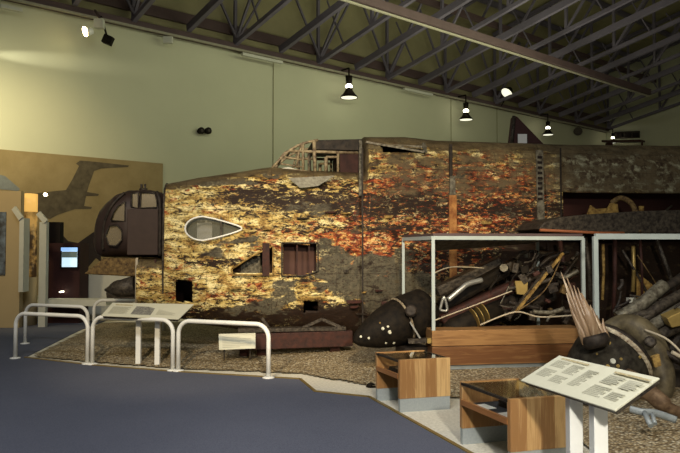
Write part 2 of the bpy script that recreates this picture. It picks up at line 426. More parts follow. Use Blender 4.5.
for i in range(len(ts) - 1):
    t = ts[i] + 1.8
    o = B().bar(wt(t, .36, EAVE + .23), wt(t, 16, EAVE + .2 + SL * 16), .15, .24).build('rafter', M['steel'])
    tag(o, 'thick brown rafter beam rising between roof trusses, ' + ('farthest left', 'second from the left', 'third from the left', 'fourth from the left', 'fifth from the left', 'sixth from the left', 'seventh from the left', 'eighth from the left', 'farthest right')[i], 'beam', 'rafters between the trusses')
# lattice girder in the plane of the wall: diagonals between truss heels
g_ = thing('lattice_bracing', wt(10, .35, EAVE), 'zigzag grey steel bracing standing along the top of the back wall', 'bracing')
for i in range(len(ts) - 1):
    B().bar(wt(ts[i], .4, EAVE + .2), wt(ts[i] + 1.8, .4, HR - .2), .07, .07).build('brace', M['steel'], g_)
    B().bar(wt(ts[i + 1], .4, EAVE + .2), wt(ts[i] + 1.8, .4, HR - .2), .07, .07).build('brace', M['steel'], g_)

# ================================================================== PENDANT LAMPS, SPOTS
def pendant(px, py, dia_px, label):
    D = None
    d_ = .75; o = Vector((0, 0, EYE)); r_ = ray(px, py); p = W0 + WN * d_; k = (p - o).dot(WN) / r_.dot(WN); c = o + r_ * k
    rad = dia_px / 2 / F * c.y
    root = thing('pendant_lamp', c, label, 'lamp', 'bell pendant lamps')
    s_ = rad / .3
    B().lathe((0, 0, 0), (0, 0, 1), [(0, .3 * s_), (.05 * s_, .29 * s_), (.14 * s_, .2 * s_), (.25 * s_, .13 * s_), (.33 * s_, .11 * s_)], cap=False).build('lamp_shade', M['black'], root, True)
    B().lathe((0, 0, .012), (0, 0, 1), [(0, .27 * s_), (.01, .27 * s_)], 24).build('lit_lens', M['lampface'], root, True)
    B().lathe((0, 0, .34 * s_), (0, 0, 1), [(0, .10 * s_), (.05 * s_, .12 * s_), (.12 * s_, .08 * s_)], 16).build('glowing_collar', M['bulb'], root, True)
    B().lathe((0, 0, .46 * s_), (0, 0, 1), [(0, .10 * s_), (.28 * s_, .12 * s_)], 16).build('ballast_housing', M['black'], root, True)
    top = EAVE - c.z
    B().tube([(0, 0, .7 * s_), (0, 0, max(top, .75 * s_))], .03).build('stem', M['black'], root, True)
    arm = WN * -.6
    mi = Matrix.Rotation(0, 3, 'Z')
    B().bar((0, 0, max(top, .75 * s_)), (arm.x, arm.y, max(top, .75 * s_)), .05, .05).build('bracket_arm', M['black'], root, True)
    return root
pendant(349, 98, 18, 'bell-shaped black pendant lamp, largest, hanging above the cockpit')
pendant(466, 120, 14, 'bell-shaped black pendant lamp left of the dark tail fin')
pendant(548, 135, 11, 'bell-shaped black pendant lamp right of the dark tail fin')
pendant(613, 143, 8, 'small far pendant lamp beside the end wall vent, just above the fuselage')
# box floodlight beside first pendant

# bright twin spot, top left
p = onwall(98, 32, .8)
root = thing('spotlight', p, 'small white track spotlight shining brightly, high on the left wall', 'lamp')
B().box(p + Vector((.05, -.05, .22)), (.26, .18, .26)).build('housing', M['whiteboard'], root)
B().lathe(p + Vector((-.13, -.1, .0)), (-.6, -.5, -.3), [(0, .09), (.2, .13)], 20).build('reflector', M['white_metal'], root)
B().lathe(p + Vector((-.28, -.22, -.06)), (-.6, -.5, -.3), [(0, .14), (.02, .14)], 20).build('lit_lens', M['hot'], root)
B().bar(p + Vector((.05, 0, .4)), p + Vector((.05, .0, EAVE - p.z + .1)) - WN * .4, .05, .05).build('bracket', M['brownsteel'], root)
p = onwall(108, 40, .7)
root = thing('floodlight', p, 'small unlit black floodlight right beside the bright spotlight', 'lamp')
B().box(p, (.28, .2, .26), Matrix.Rotation(.4, 3, 'Y')).build('housing', M['black'], root, bevel=.02)
B().bar(p, p + Vector((-.1, 0, EAVE - p.z)) - WN * .3, .04, .04).build('bracket', M['black'], root)
# tilted flood
p = onwall(507, 93, 1.0)
root = thing('floodlight', p, 'tilted floodlight with a bright oval face hanging under the roof', 'lamp')
ax = Vector((-.66, -.36, -.75))
B().lathe(p, ax, [(-.3, .12), (-.05, .29), (0, .31)], 24).build('housing', M['black'], root)
B().lathe(p + ax.normalized() * .01, ax, [(0, .28), (.02, .28)], 24).build('lit_face', M['lampface'], root)
B().bar(p - ax.normalized() * .3, p + Vector((-.2, .3, -.55)), .05, .05).build('bracket', M['black'], root)
for (a, b, lab) in (((242, 54), (282, 64), 'long white light fitting on the wall girder left of the large pendant lamp'), ((404, 89), (432, 95), 'long white light fitting on the wall girder right of the large pendant lamp'), ((0, 6), (22, 11), 'long white light fitting at the far left end of the wall girder')):
    a = onwall(a[0], a[1], .5); b = onwall(b[0], b[1], .5); b.z = a.z
    tag(B().bar(a, b, .14, .10).build('strip_fitting', M['whiteboard'], bevel=.01), lab, 'light fitting', 'strip fittings')
p = onwall(168, 40, .45); tag(B().box(p, (.3, .14, .22)).build('sensor_box', M['whiteboard'], bevel=.02), 'small pale sensor box under the wall girder above the nose', 'sensor')
# pair of round black fittings on the wall
for px, lab in ((198.5, 'left of a pair of small round black wall fittings above the nose'), (205.5, 'right of a pair of small round black wall fittings above the nose')):
    p = onwall(px, 131.5, .0); r = thing('wall_floodlight', p, lab, 'wall light', 'pair of round wall fittings')
    B().lathe(p, WN, [(0, .06), (.1, .10), (.22, .115), (.24, .10)], 20).build('housing', M['black'], r)
    B().lathe(p + WN * .241, WN, [(0, .05), (.01, .04)], 16).build('lens', M['burnt2'], r)
# end wall vent, shelf
r = thing('wall_vent', wt(T1, .2, 7.2), 'dark louvred vent high on the end wall', 'vent')
d = B()
def onend(px, py, off=.05):
    o = Vector((0, 0, EYE)); dr = ray(px, py); nn = -WD; p = wt(T1, 0, 0) - WD * off; k = (p - o).dot(nn) / dr.dot(nn); return o + dr * k
q = [onend(615, 132), onend(640, 131), onend(640, 138), onend(615, 139)]
B().quadbox(q, -WD * .1).build('frame', M['burnt2'], r)
for k in range(3):
    x0 = 617 + k * 8; B().quadbox([onend(x0, 133, .16), onend(x0 + 6, 132.7, .16), onend(x0 + 6, 137.3, .16), onend(x0, 137.6, .16)], -WD * .04).build('louvre_panel', M['dark'], r)
r = thing('wall_bench', onend(626, 150, 1.0), 'dark shelf table seen above the fuselage against the end wall', 'shelf')
B().quadbox([onend(606, 141, 1.0), onend(645, 140.5, 1.0), onend(645, 142.5, 1.0), onend(606, 143, 1.0)], -WD * .5).build('shelf_top', M['fin'], r)
a = onend(642, 142, 1.2); B().bar(a, (a.x, a.y, 0), .08, .08).build('leg', M['fin'], r)
a = onend(609, 143, 1.2); B().bar(a, (a.x, a.y, 0), .3, .3).build('leg', M['fin'], r)
p = onwall(578, 131, .3); tag(B().lathe(p, (-.3, -.8, -.3), [(-.15, .05), (0, .2), (.1, .24)], 16).build('wall_loudspeaker', M['burnt2']), 'small dark round loudspeaker on the wall near the end', 'loudspeaker')

# tail fin behind the fuselage
D = 13.2; r = thing('tail_fin',  Vector((at(525, 249, D).x, D, 0)), 'dark red-brown triangular tail fin rising behind the fuselage', 'aircraft fin')
pts = [at(508, 150, D), at(512, 117, D), at(517, 116, D), at(546, 146, D), at(548, 152, D)]
base = [Vector((at(548, 150, D).x, D, 0)), Vector((at(506, 150, D).x, D, 0))]
B().quadbox(pts + base, (0, .12, 0)).build('fin_panel', M['fin'], r, bevel=.02)
B().tube([at(511, 150, D - .02), at(514, 116, D - .02)], .035).build('leading_edge', M['burnt2'], r)
tag(B().quadbox([at(518, 134, D - .04), at(527, 134, D - .04), at(527, 144.5, D - .04), at(518, 144.5, D - .04)], (0, .02, 0)).build('notice_sheet', M['whitepaper']), 'small white notice fixed on the dark tail fin', 'notice')

# ================================================================== BOMBER
FO = Vector((-2.63, 10.1, 0)); FA = R(8.4); fc, fs = math.cos(FA), math.sin(FA)
fus = thing('wrecked_bomber', FO, 'wrecked bomber forward fuselage with scorched peeling cream and rust skin', 'aircraft wreck', rz=FA)
HW = .84
def sz(px, py, yl=0.0):      # fuselage-local (s, z) of a measured point on the plane y = yl
    k = (px - 340) / F
    s = (k * (FO.y + yl * fc) - FO.x + yl * fs) / (fc - k * fs)
    Y = FO.y + s * fs + yl * fc
    d = ray(px, py); return s, EYE + d.z * Y
def fl(px, py, yl): s, z = sz(px, py, yl); return Vector((s, yl, z))
def interp(tab, x):
    if x <= tab[0][0]: return tab[0][1]
    for (a, b), (c, d) in zip(tab[:-1], tab[1:]):
        if x <= c: return b + (d - b) * (x - a) / (c - a)
    return tab[-1][1]
def unit_sec(n_, N=190, asp=.55):
    P = []
    for k in range(1601):
        a = 2 * math.pi * k / 1600 - math.pi / 2; c, s = math.cos(a), math.sin(a)
        P.append((math.copysign(abs(c) ** (2 / n_), c), math.copysign(abs(s) ** (2 / n_), s)))
    L = [0]
    for a, b in zip(P[:-1], P[1:]): L.append(L[-1] + math.hypot((a[0] - b[0]) * asp, a[1] - b[1]))
    out = []; j = 0
    for k in range(N):
        t = L[-1] * k / N
        while L[j + 1] < t: j += 1
        out.append(P[j])
    return out
def inpoly(x, y, P):
    c = False; j = len(P) - 1
    for i in range(len(P)):
        (ax, ay), (bx, by) = P[i], P[j]
        if (ay > y) != (by > y) and x < (bx - ax) * (y - ay) / (by - ay) + ax: c = not c
        j = i
    return c
def table(pts, yl=0.0, which=1): return sorted([(sz(px, py, yl)[0], sz(px, py, yl)[1]) for px, py in pts])
def blobs_local(bl):
    out = []
    for px, py, rx, ry, ch, st in bl:
        s, z = sz(px, py, -HW); s1, z1 = sz(px + rx, py + ry, -HW); out.append((s, z, s1 - s, abs(z1 - z), ch, st))
    return out
# paint areas: (x, y, half width, half height, channel 0 black / 1 rust / 2 grey / 3 pale camouflage, weight)
BL = blobs_local([
 (470, 230, 120, 55, 1, .75), (400, 250, 60, 25, 1, .55), (360, 255, 45, 9, 1, .7), (420, 185, 60, 28, 1, .4), (500, 190, 45, 25, 1, .5), (310, 235, 50, 7, 1, .6), (480, 160, 70, 14, 1, .25),
 (520, 240, 40, 30, 1, .5),
 (357, 272, 48, 27, 2, .95), (305, 207, 28, 8, 2, .7), (240, 245, 25, 7, 2, .55), (285, 292, 14, 11, 2, .9), (210, 250, 14, 8, 2, .7), (255, 310, 38, 9, 2, .6), (400, 300, 50, 30, 2, .7), (275, 172, 22, 6, 2, .5), (212, 180, 60, 5, 2, .9),
 (440, 170, 25, 20, 2, .3),
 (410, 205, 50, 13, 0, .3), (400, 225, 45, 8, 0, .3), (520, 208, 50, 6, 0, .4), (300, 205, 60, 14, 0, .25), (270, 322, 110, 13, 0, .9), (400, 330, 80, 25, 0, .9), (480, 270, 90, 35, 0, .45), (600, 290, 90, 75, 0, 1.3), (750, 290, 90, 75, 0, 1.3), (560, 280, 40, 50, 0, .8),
 (340, 203, 90, 9, 0, .32), (330, 228, 90, 4, 0, .4), (255, 196, 30, 8, 0, .3), (430, 212, 80, 5, 0, .35), (225, 262, 40, 4, 0, .5), (420, 262, 60, 5, 1, .9), (430, 243, 70, 6, 1, .5), (270, 190, 60, 14, 0, .2), (460, 190, 120, 16, 0, .18), (380, 160, 200, 6, 0, .25), (340, 190, 30, 12, 0, .2),
 (640, 168, 78, 25, 3, 1.6), (720, 168, 60, 26, 3, 1.6), (320, 183, 22, 5, 3, 0.0)])
PALE = blobs_local([(316, 183, 22, 7, 3, 1)])
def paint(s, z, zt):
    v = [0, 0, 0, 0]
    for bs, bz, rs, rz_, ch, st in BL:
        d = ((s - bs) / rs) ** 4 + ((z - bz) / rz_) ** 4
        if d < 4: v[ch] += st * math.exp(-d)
    # olive camouflage top strip, also painting in shade where the curve faces up
    if s > S_TOP: v[3] += max(0, min(1, 1 - (zt - z) / .22)) * .9
    v[3] = min(1, v[3])
    if s > S_CAMO0: v[3] = max(v[3], .85 if z > Z_CAMO + .0 else v[3])
    return v
S_TOP = sz(364, 200, -HW)[0]; S_CAMO0, Z_CAMO = sz(562, 192, -HW)
TOP = table([(168, 185), (200, 179), (240, 173.5), (272, 168.5), (300, 172), (358, 174), (359.5, 174), (360.5, 139.5), (400, 139.5), (430, 143), (500, 145), (560, 147), (680, 148), (780, 150)])
BOT = table([(168, 314), (200, 322), (240, 328), (300, 333), (400, 338), (780, 338)])
WID = [(0, .60), (.5, .70), (1.2, .80), (2.0, .84), (12, .84)]
WID = [(a, b) for a, b in WID]
# openings cut in the visible side only, or through both sides
tear = []
for k in range(24):
    a = 2 * math.pi * k / 24; c, s_ = math.cos(a), math.sin(a)
    x = 203 + 18 * c; y = 228.5 + 12 * s_
    if c > 0: x = 203 + 39 * c; y = 228.5 + 12 * s_ * (1 - .55 * c)
    tear.append((x, y))
near_cut = [tear, [(233, 268), (252, 256), (272, 247), (273, 274), (234, 274)], [(283, 244), (317, 244), (317, 270), (304, 275), (283, 275)],
            [(303, 302), (318, 302), (318, 312), (303, 312)], [(174, 281), (193, 281), (193, 303), (174, 303)], [(563, 193), (790, 193), (790, 232), (600, 232), (563, 226)]]
near_cut = [[sz(x, y, -HW * .96) for x, y in P] for P in near_cut]
both_cut = [[(381, 143), (396, 144.5), (426, 150), (427, 153), (384, 152.5)]]
both_cut = [[sz(x, y, -.7) for x, y in P] for P in both_cut]
Z_DULL = sz(450, 208, -HW)[1]; US = unit_sec(3.6); sA_ = sz(361, 200, -HW)[0]
def loft(name, s0, s1, parent, ds=.03, sec=US, top=TOP, bot=BOT, wid=WID, near=near_cut, both=both_cut, far=(), mat=None, dent=.012, paintit=True, dsz=None, caps=(False, False)):
    ns = max(2, int(round((s1 - s0) / ds))); N = len(sec); vv = []; cols = []; ups = []
    for i in range(ns + 1):
        s = s0 + (s1 - s0) * i / ns
        zt, zb, w_ = interp(top, s), interp(bot, s), interp(wid, s); zc, h = (zt + zb) / 2, (zt - zb) / 2
        for (uy, uz) in sec:
            y, z = uy * w_, zc + uz * h
            if dent:
                q = noise.noise(Vector((s * 2.2, uy * 1.5, z * 2.4))) * dent + noise.noise(Vector((s * 7, uy * 3, z * 9))) * dent * .45
                if z < zb + .7: q += noise.noise(Vector((s * 5, 3, z * 6))) * dent * 2.2 * (zb + .7 - z) / .7
                y += math.copysign(q, uy) * (abs(uy) > .5); z += q * (abs(uz) > .9) * .4
            vv.append(Vector((s, y, z)))
            if paintit:
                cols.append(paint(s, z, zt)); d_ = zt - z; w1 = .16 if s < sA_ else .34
                u_ = max(0, min(1, 1.25 - d_ / w1)); ups.append(max(u_, .46 * max(0, min(1, (s - sA_) * 2)) * max(0, min(1, (z - Z_DULL) * 3))))  # dark top edge: camouflage plus painted-in shade; dull brown patches lower down
    ff = []
    for i in range(ns):
        for k in range(N):
            q = (i * N + k, i * N + (k + 1) % N, (i + 1) * N + (k + 1) % N, (i + 1) * N + k)
            c = (vv[q[0]] + vv[q[2]]) / 2
            if c.y < 0 and any(inpoly(c.x, c.z, P) for P in near): continue
            if c.y > 0 and any(inpoly(c.x, c.z, P) for P in far): continue
            if any(inpoly(c.x, c.z, P) for P in both): continue
            ff.append(q)
    m = B(); m.add(vv, ff, True)
    if caps[0]: m.f.append(list(range(N))); m.sm.append(False)
    if caps[1]: m.f.append([ns * N + k for k in range(N)][::-1]); m.sm.append(False)
    o = m.build(name, mat or M['skin'], parent, True, mats=[M['interior']], fix=False)
    if paintit:
        ca = o.data.color_attributes.new('paint', 'FLOAT_COLOR', 'POINT')
        for i, v in enumerate(cols): ca.data[i].color = v
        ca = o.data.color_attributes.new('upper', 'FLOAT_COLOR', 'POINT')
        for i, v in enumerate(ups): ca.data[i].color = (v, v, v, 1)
    # normals must look outward for the inner lining to go inside
    bm = bmesh.new(); bm.from_mesh(o.data); bm.normal_update()
    tst = sum(1 if f.normal.dot(Vector((0, f.calc_center_median().y, 0))) > 0 else -1 for f in bm.faces if abs(f.normal.y) > .7)
    if tst < 0: bmesh.ops.reverse_faces(bm, faces=bm.faces)
    bm.to_mesh(o.data); bm.free()
    so = o.modifiers.new('thickness', 'SOLIDIFY'); so.thickness = .014; so.offset = -1; so.material_offset = 1; so.material_offset_rim = 0
    return o
s_end = sz(775, 200)[0]; sA = sz(361, 200, -HW)[0]; sB = sz(547, 200, -HW)[0]
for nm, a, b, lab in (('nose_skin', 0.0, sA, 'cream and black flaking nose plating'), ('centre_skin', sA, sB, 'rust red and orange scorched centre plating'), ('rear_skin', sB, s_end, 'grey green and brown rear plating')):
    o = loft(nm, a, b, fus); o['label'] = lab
# front bulkhead and chin
def sec_poly(s, top=TOP, bot=BOT, wid=WID, sec=US, f=1.0):
    zt, zb, w_ = interp(top, s), interp(bot, s), interp(wid, s); return [Vector((s, uy * w_ * f, (zt + zb) / 2 + uz * (zt - zb) / 2 * f)) for uy, uz in sec]
m = B(); P = sec_poly(.03, f=.985); m.quadbox(P[::4], (.02, 0, 0)); m.build('front_bulkhead', M['interior'], fus, True)
m = B()
for s_ in (0.0,): m.tube(sec_poly(s_)[::5] + [sec_poly(s_)[0]], .018, 6)
m.build('bulkhead_rim', M['burnt2'], fus, True)
m = B(); P = sec_poly(s_end - .05, f=.98); m.quadbox(P[::4], (.02, 0, 0)); m.build('rear_bulkhead', M['interior'], fus, True)
sC = sz(137, 280, -.5)[0]
CT = table([(130, 257.5), (175, 257.5)]); CB = table([(130, 302), (150, 303), (175, 309)])
loft('chin_skin', sC, .02, fus, ds=.03, sec=unit_sec(4, 120), top=CT, bot=CB, wid=[(-1, .5), (0, .58)], caps=(False, False))
m = B()
P = [fl(137, 259, -.5), fl(137, 259, .5), fl(137, 302, .5), fl(137, 302, -.5)]
m.tube(P + [P[0]], .02, 6); m.build('chin_rim', M['rope'], fus, True)
m = B(); m.quadbox([p + Vector((.25, 0, 0)) for p in P], (.02, 0, 0)); m.build('chin_bulkhead', M['interior'], fus, True)
# torn bomb-aimer floor pan jutting out ahead
m = B(); m.quadbox([fl(84, 274, -.3), fl(104, 258, -.35), fl(139, 258, -.45), fl(139, 277, -.45)], (0, .7, 0)); m.build('nose_lip', M['darkochre'], fus, True, bevel=.02)
m = B(); m.tube([fl(106, 290, -.2), fl(118, 289, -.3), fl(137, 286, -.35)], [.02, .12, .16], 14); m.build('nose_duct', M['burnt2'], fus, True)
# trims of the openings
def ring(name, pxs, yl, r, mat, closed=True, par=None):
    P = [fl(x, y, yl) for x, y in pxs]
    if closed: P.append(P[0])
    o = B().tube(P, r, 6).build(name, mat, par or fus, True); return o
ring('teardrop_window_frame', tear, -.80, .013, M['white_metal'])
gw = NT('cloudy_perspex', .2); gw.color((.20, .20, .15)); gw.b.inputs['Alpha'].default_value = .35
B().quadbox([fl(x, y, -.72) for x, y in tear], (0, .006, 0)).build('window_pane', gw.m, fus, True)
B().quadbox([fl(280, 240, -.55), fl(322, 240, -.55), fl(322, 278, -.55), fl(280, 278, -.55)], (0, .03, 0)).build('hatch_back_panel', plain('brown_inner_panel', (.085, .042, .032), .7, scale=5), fus, True)
B().quadbox([fl(228, 243, -.4), fl(277, 243, -.4), fl(277, 279, -.4), fl(228, 279, -.4)], (0, .03, 0)).build('inner_panel', plain('brown_inner_lining', (.075, .040, .030), .7, scale=5), fus, True)
ring('triangle_window_frame', [(232, 269), (252, 256), (273, 246), (273, 275), (233, 275)], -.85, .016, M['ochre'])
ring('hatch_frame', [(282, 243), (318, 243), (318, 271), (305, 276), (282, 276)], -.86, .014, M['burnt2'])
m = B(); m.bar(fl(297, 244, -.80), fl(297, 275, -.80), .02, .03); m.bar(fl(309, 244, -.80), fl(309, 272, -.80), .015, .02); m.build('hatch_bar', M['oxide'], fus, True)
m = B(); m.bar(fl(221, 217, -.79), fl(221, 240, -.79), .02, .03); m.build('teardrop_window_post', M['burnt2'], fus, True)
m = B(); m.quadbox([fl(197, 216, -.5), fl(212, 216, -.5), fl(212, 241, -.5), fl(197, 241, -.5)], (0, .05, 0)); m.build('cabin_panel', M['white_metal'], fus, True)
m = B(); m.quadbox([fl(241, 261, -.5), fl(262, 252, -.5), fl(262, 274, -.5), fl(241, 274, -.5)], (0, .03, 0)); m.build('cabin_lining', M['greyalloy'], fus, True)
m = B(); m.bar(fl(266, 243, -.86), fl(266, 276, -.86), .10, .02, (0, 1, 0)); m.build('door_post', M['oxide'], fus, True)
# tall former strip
m = B()
q = [fl(449.5, 195, -.875), fl(457, 195, -.875), fl(457, 300, -.875), fl(449.5, 300, -.875)]; m.quadbox(q, (0, .03, 0))
o = m.build('former_strip', plain('bare_former_wood', (.42, .20, .06), .6, scale=12, c2=(.20, .07, .02)), fus, True, bevel=.004)
m = B(); m.quadbox([fl(450.5, 176, -.875), fl(455.5, 176, -.875), fl(456, 195, -.875), fl(450, 195, -.875)], (0, .03, 0)); m.build('former_bracket', M['greyalloy'], fus, True)
m = B(); m.quadbox([fl(450, 144, -.86), fl(453, 144, -.86), fl(453, 176, -.875), fl(450, 176, -.875)], (0, .03, 0)); m.build('former_edge', M['burnt'], fus, True)
# perforated rib near the wing
m = B(); m.quadbox([fl(537, 150, -.865), fl(544, 150, -.865), fl(545, 225, -.865), fl(538, 225, -.865)], (0, .02, 0)); o = m.build('perforated_rib', M['greyalloy'], fus, True)
m = B()
for k in range(9): y = 156 + k * 5.2; m.quadbox([fl(538.4, y, -.87), fl(543, y, -.87), fl(543, y + 2.6, -.87), fl(538.4, y + 2.6, -.87)], (0, .01, 0))
m.build('rib_holes', M['dark'], o, True)
for px in (362.5, 561.5):
    m = B(); P = [fl(px, 148, -.85), fl(px, 325, -.86)]; m.bar(P[0], P[1], .022, .012, (0, 1, 0)); m.build('seam_strip', M['burnt'], fus, True)
# horizontal ribs seams and torn flaps on the flank
for i in range(38):
    px = random.uniform(175, 550); py = random.uniform(200, 315); w_ = random.uniform(5, 17); h_ = random.uniform(1.2, 4)
    if any(inpoly(px, py, P) for P in ([(180, 210), (250, 210), (250, 245), (180, 245)], [(225, 240), (325, 240), (325, 280), (225, 280)])): continue
    a = fl(px, py, -.856); b = fl(px + w_, py + random.uniform(-1, 1), -.856); c = fl(px + w_ - 2, py + h_, -.90); d = fl(px + 1, py + h_ * 1.1, -.89)
    if sz(px, 200, -HW)[0] < .9: continue
    m = B(); m.quadbox([a, b, c, d], (0, .006, 0)); m.build('torn_flap', M[random.choice(['ochre', 'oxide', 'burnt2', 'oxide', 'ochre'])], fus, True)
# canopy framing
can = B()
def cb(P, r=.016, both=True):
    for sgn in (1, -1):
        can.tube([Vector((fl(x, y, -.40).x, -.40 * sgn, fl(x, y, -.40).z)) for x, y in P], r, 6)
cb([(272, 168), (276, 163.2), (281, 158), (286, 153.3), (291, 149.5), (297, 146), (303, 143.5), (310, 141.5), (318, 140)], .022)
cb([(281, 164), (302, 167)], .014); cb([(283, 157), (303, 160)]); cb([(290, 151), (360, 153)], .024); cb([(296, 168), (299, 152), (303, 143)], .018)
cb([(303, 171), (303, 144)], .022); cb([(315, 175), (314, 141)], .03); cb([(338, 175), (338, 152)], .022); cb([(326, 172), (326, 157)], .03); cb([(326, 157), (338, 157)], .02)
cb([(272, 169), (303, 171), (318, 174), (360, 174)], .022); cb([(276, 163), (284, 153), (297, 146)], .014)
for (x, y) in ((281, 158), (290, 150), (303, 143), (314, 141)):
    a = fl(x, y, -.40); can.tube([a, Vector((a.x, .40, a.z))], .018, 6)
can.build('canopy_frame', plain('canopy_bar', (.34, .28, .17), .5, scale=20, c2=(.09, .06, .04)), fus, True)
P = [fl(x, y, -.40) for x, y in ((312, 142), (318, 140), (360, 139), (362, 139), (362, 150.5), (316, 149.5))]
m = B(); m.quadbox(P, (0, .8, 0)); m.build('canopy_roof', M['burnt'], fus, True, bevel=.006)
m = B(); m.quadbox([fl(340, 154, -.41), fl(361, 154, -.41), fl(361, 175, -.41), fl(340, 175, -.41)], (0, .82, 0)); m.build('canopy_rear_panel', M['interior'], fus, True)
m = B(); m.bar(fl(360.5, 141, -.5), fl(360.5, 196, -.84), .045, .03, (0, 1, 0)); m.build('canopy_post', M['greyalloy'], fus, True)
m = B(); m.quadbox([fl(274, 169.5, -.41), fl(288, 167, -.41), fl(318, 174.5, -.41), fl(318, 177, -.41)], (0, .05, 0)); m.build('windscreen_sill', M['whiteboard'], fus, True)
m = B(); m.quadbox([fl(288, 178, -.815), fl(335, 175.5, -.82), fl(318, 186, -.842), (fl(300, 188, -.845))], (0, .01, 0)); m.build('bare_metal_patch', plain('bare_metal_grey', (.24, .23, .18), .5, scale=25, c2=(.13, .12, .09)), fus, True)
# upper opening bars
m = B()
m.bar(fl(366, 142, -.62), fl(424, 152, -.72), .03, .03); m.bar(fl(380, 145, -.6), fl(427, 147, -.66), .03, .03); m.bar(fl(424, 143, -.66), fl(426, 153, -.7), .05, .03)
m.build('roof_brace', M['greyalloy'], fus, True)
# cradle beam under it
# ---- nose turret
TT = table([(95, 238), (95.6, 226), (97.5, 219), (101, 211), (108, 203), (118, 195), (130, 191), (151, 190.5), (162, 193), (171, 198)]); TB = table([(95, 244), (96, 250), (99, 255), (104, 257), (171, 257.5)])
sT0 = sz(95.1, 220)[0]; sT1 = -.01
twin = [[(110.7, 220.6), (113, 213), (117, 206.5), (124.8, 201.5), (124.8, 221.4)], [(131, 192.6), (138, 192.2), (138, 208), (131, 207)], [(140, 192.2), (154, 192.6), (156.5, 200), (156.5, 207.5), (140, 208)], [(109, 226), (117, 225), (122, 231), (122, 240), (116, 246), (108.5, 245), (105, 236)]]
twl = [[sz(x, y, -.45) for x, y in P] for P in twin]; twf = [[sz(x, y, .45) for x, y in P] for P in twin]
tur = loft('gun_turret', sT0, sT1, fus, ds=.018, sec=unit_sec(3.0, 150, .8), top=TT, bot=TB, wid=[(sT0, .10), (sT0 + .06, .24), (sT0 + .15, .34), (sT0 + .3, .44), (sT0 + .5, .48), (sT1, .48)], near=twl, both=[], far=twf, mat=plain('turret_dark_brown', (.030, .018, .015), .55, scale=6, spec=.25), dent=0, paintit=False, caps=(True, True))
tur['label'] = 'dark domed gun turret at the front of the nose'
gm = NT('dirty_perspex', .25); gm.color((.16, .13, .09)); gm.b.inputs['Alpha'].default_value = .42
for P in twin:
    B().tube([fl(x, y, -.475) for x, y in P + P[:1]], .012, 6).build('window_rim', M['burnt'], tur, True)
    B().quadbox([fl(x, y, -.44) for x, y in P], (0, .006, 0)).build('perspex_pane', gm.m, tur, True)
m = B(); m.tube(curve_pts([fl(103, 250, -.34), fl(104, 225, -.38), fl(112, 205, -.42), fl(124, 193, -.36)]), .024, 6); m.build('dome_rib', M['burnt'], tur, True)
m = B(); m.quadbox([fl(127, 209, -.485), fl(158, 209, -.485), fl(158, 255, -.485), fl(127, 255, -.485)], (0, .03, 0)); m.build('armour_panel', plain('panel_brown', (.042, .026, .021), .6, scale=8), tur, True, bevel=.01)
m = B(); m.tube(curve_pts([fl(156, 192, -.42), fl(159, 200, -.48), fl(160, 215, -.49), fl(160, 256, -.49)]), .03, 6); m.build('dome_rib', M['burnt'], tur, True)
m = B()
for x in (141, 144.5): m.tube([fl(x, 190.5, 0), fl(x, 184, 0)], .018, 8)
m.tube([fl(139, 189.5, 0), fl(147, 189.5, 0)], .02, 8); m.build('sight_prongs', M['burnt2'], tur, True)
# ---- wing root
WP = [(538, 229), (545, 222), (560, 217.5), (585, 214.5), (640, 211), (790, 207), (790, 234), (600, 233), (545, 231.5)]
m = B(); m.quadbox([fl(x, y, -1.62) for x, y in WP], (0, .82, 0)); w_ = m.build('wing_root', M['burnt2'], fus, True, bevel=.02); w_['label'] = 'grey brown torn stub of the wing root'
m = B(); m.tube([fl(540, 230, -1.65), fl(600, 233, -1.65), fl(624, 233, -1.65)], .022, 6); m.build('torn_edge', plain('torn_orange_edge', (.30, .10, .04), .6), w_, True)
yel = plain('yellow_primer', (.34, .22, .06), .6, scale=14, c2=(.10, .05, .015))
B().quadbox([fl(560, 190, -.2), fl(790, 190, -.2), fl(790, 236, -.2), fl(560, 236, -.2)], (0, .03, 0)).build('bay_wall', plain('bay_red_brown', (.075, .030, .026), .7, scale=3), fus, True)
for P, yl in (([(591, 205), (596, 209), (609, 208), (610, 214), (602, 217), (587, 216)], -1.0), ([(611, 203), (618, 204), (620, 219), (614, 221), (603, 217)], -1.05), ([(640, 206), (644.5, 206), (644, 221), (640, 221)], -1.0)):
    m = B(); m.quadbox([fl(x, y, yl) for x, y in P], (0, .02, 0)); m.build('yellow_torn_sheet', yel, w_, True)
m = B(); m.tube(curve_pts([fl(612, 203, -1.0), fl(622, 198, -1.1), fl(633, 205, -1.3), fl(638, 222, -1.5), fl(639, 233, -1.6)]), .04, 10); m.build('curved_pipe', M['darkochre'], w_, True)
m = B(); m.tube(curve_pts([fl(588, 219, -1.1), fl(602, 225, -1.3), fl(616, 228, -1.4)]), .03, 8); m.tube([fl(598, 216, -1.3), fl(604, 232, -1.4)], .025, 8); m.tube([fl(672, 206, -1.2), fl(640, 232, -1.6)], .016, 8); m.build('loose_pipe', M['burnt2'], w_, True)
for P, mt, r in ((((603, 244), (601.5, 300)), 'ochre', .022), (((633, 246), (632, 292)), 'brass', .028), (((615, 240), (612, 318)), 'oxide', .03), (((640, 240), (641, 300)), 'oxide', .02), (((585, 235), (590, 300)), 'burnt2', .03), (((560, 240), (566, 300)), 'oxide', .03), (((622, 250), (650, 300)), 'burnt2', .02), (((637, 255), (662, 296)), 'darkochre', .008), (((657, 240), (676, 300)), 'burnt2', .03)):
    m = B(); m.tube([fl(P[0][0], P[0][1], -1.35), fl((P[0][0] + P[1][0]) / 2 + 1, (P[0][1] + P[1][1]) / 2, -1.3), fl(P[1][0], P[1][1], -1.35)], r, 8); m.build('hanging_strut', M[mt], w_, True)
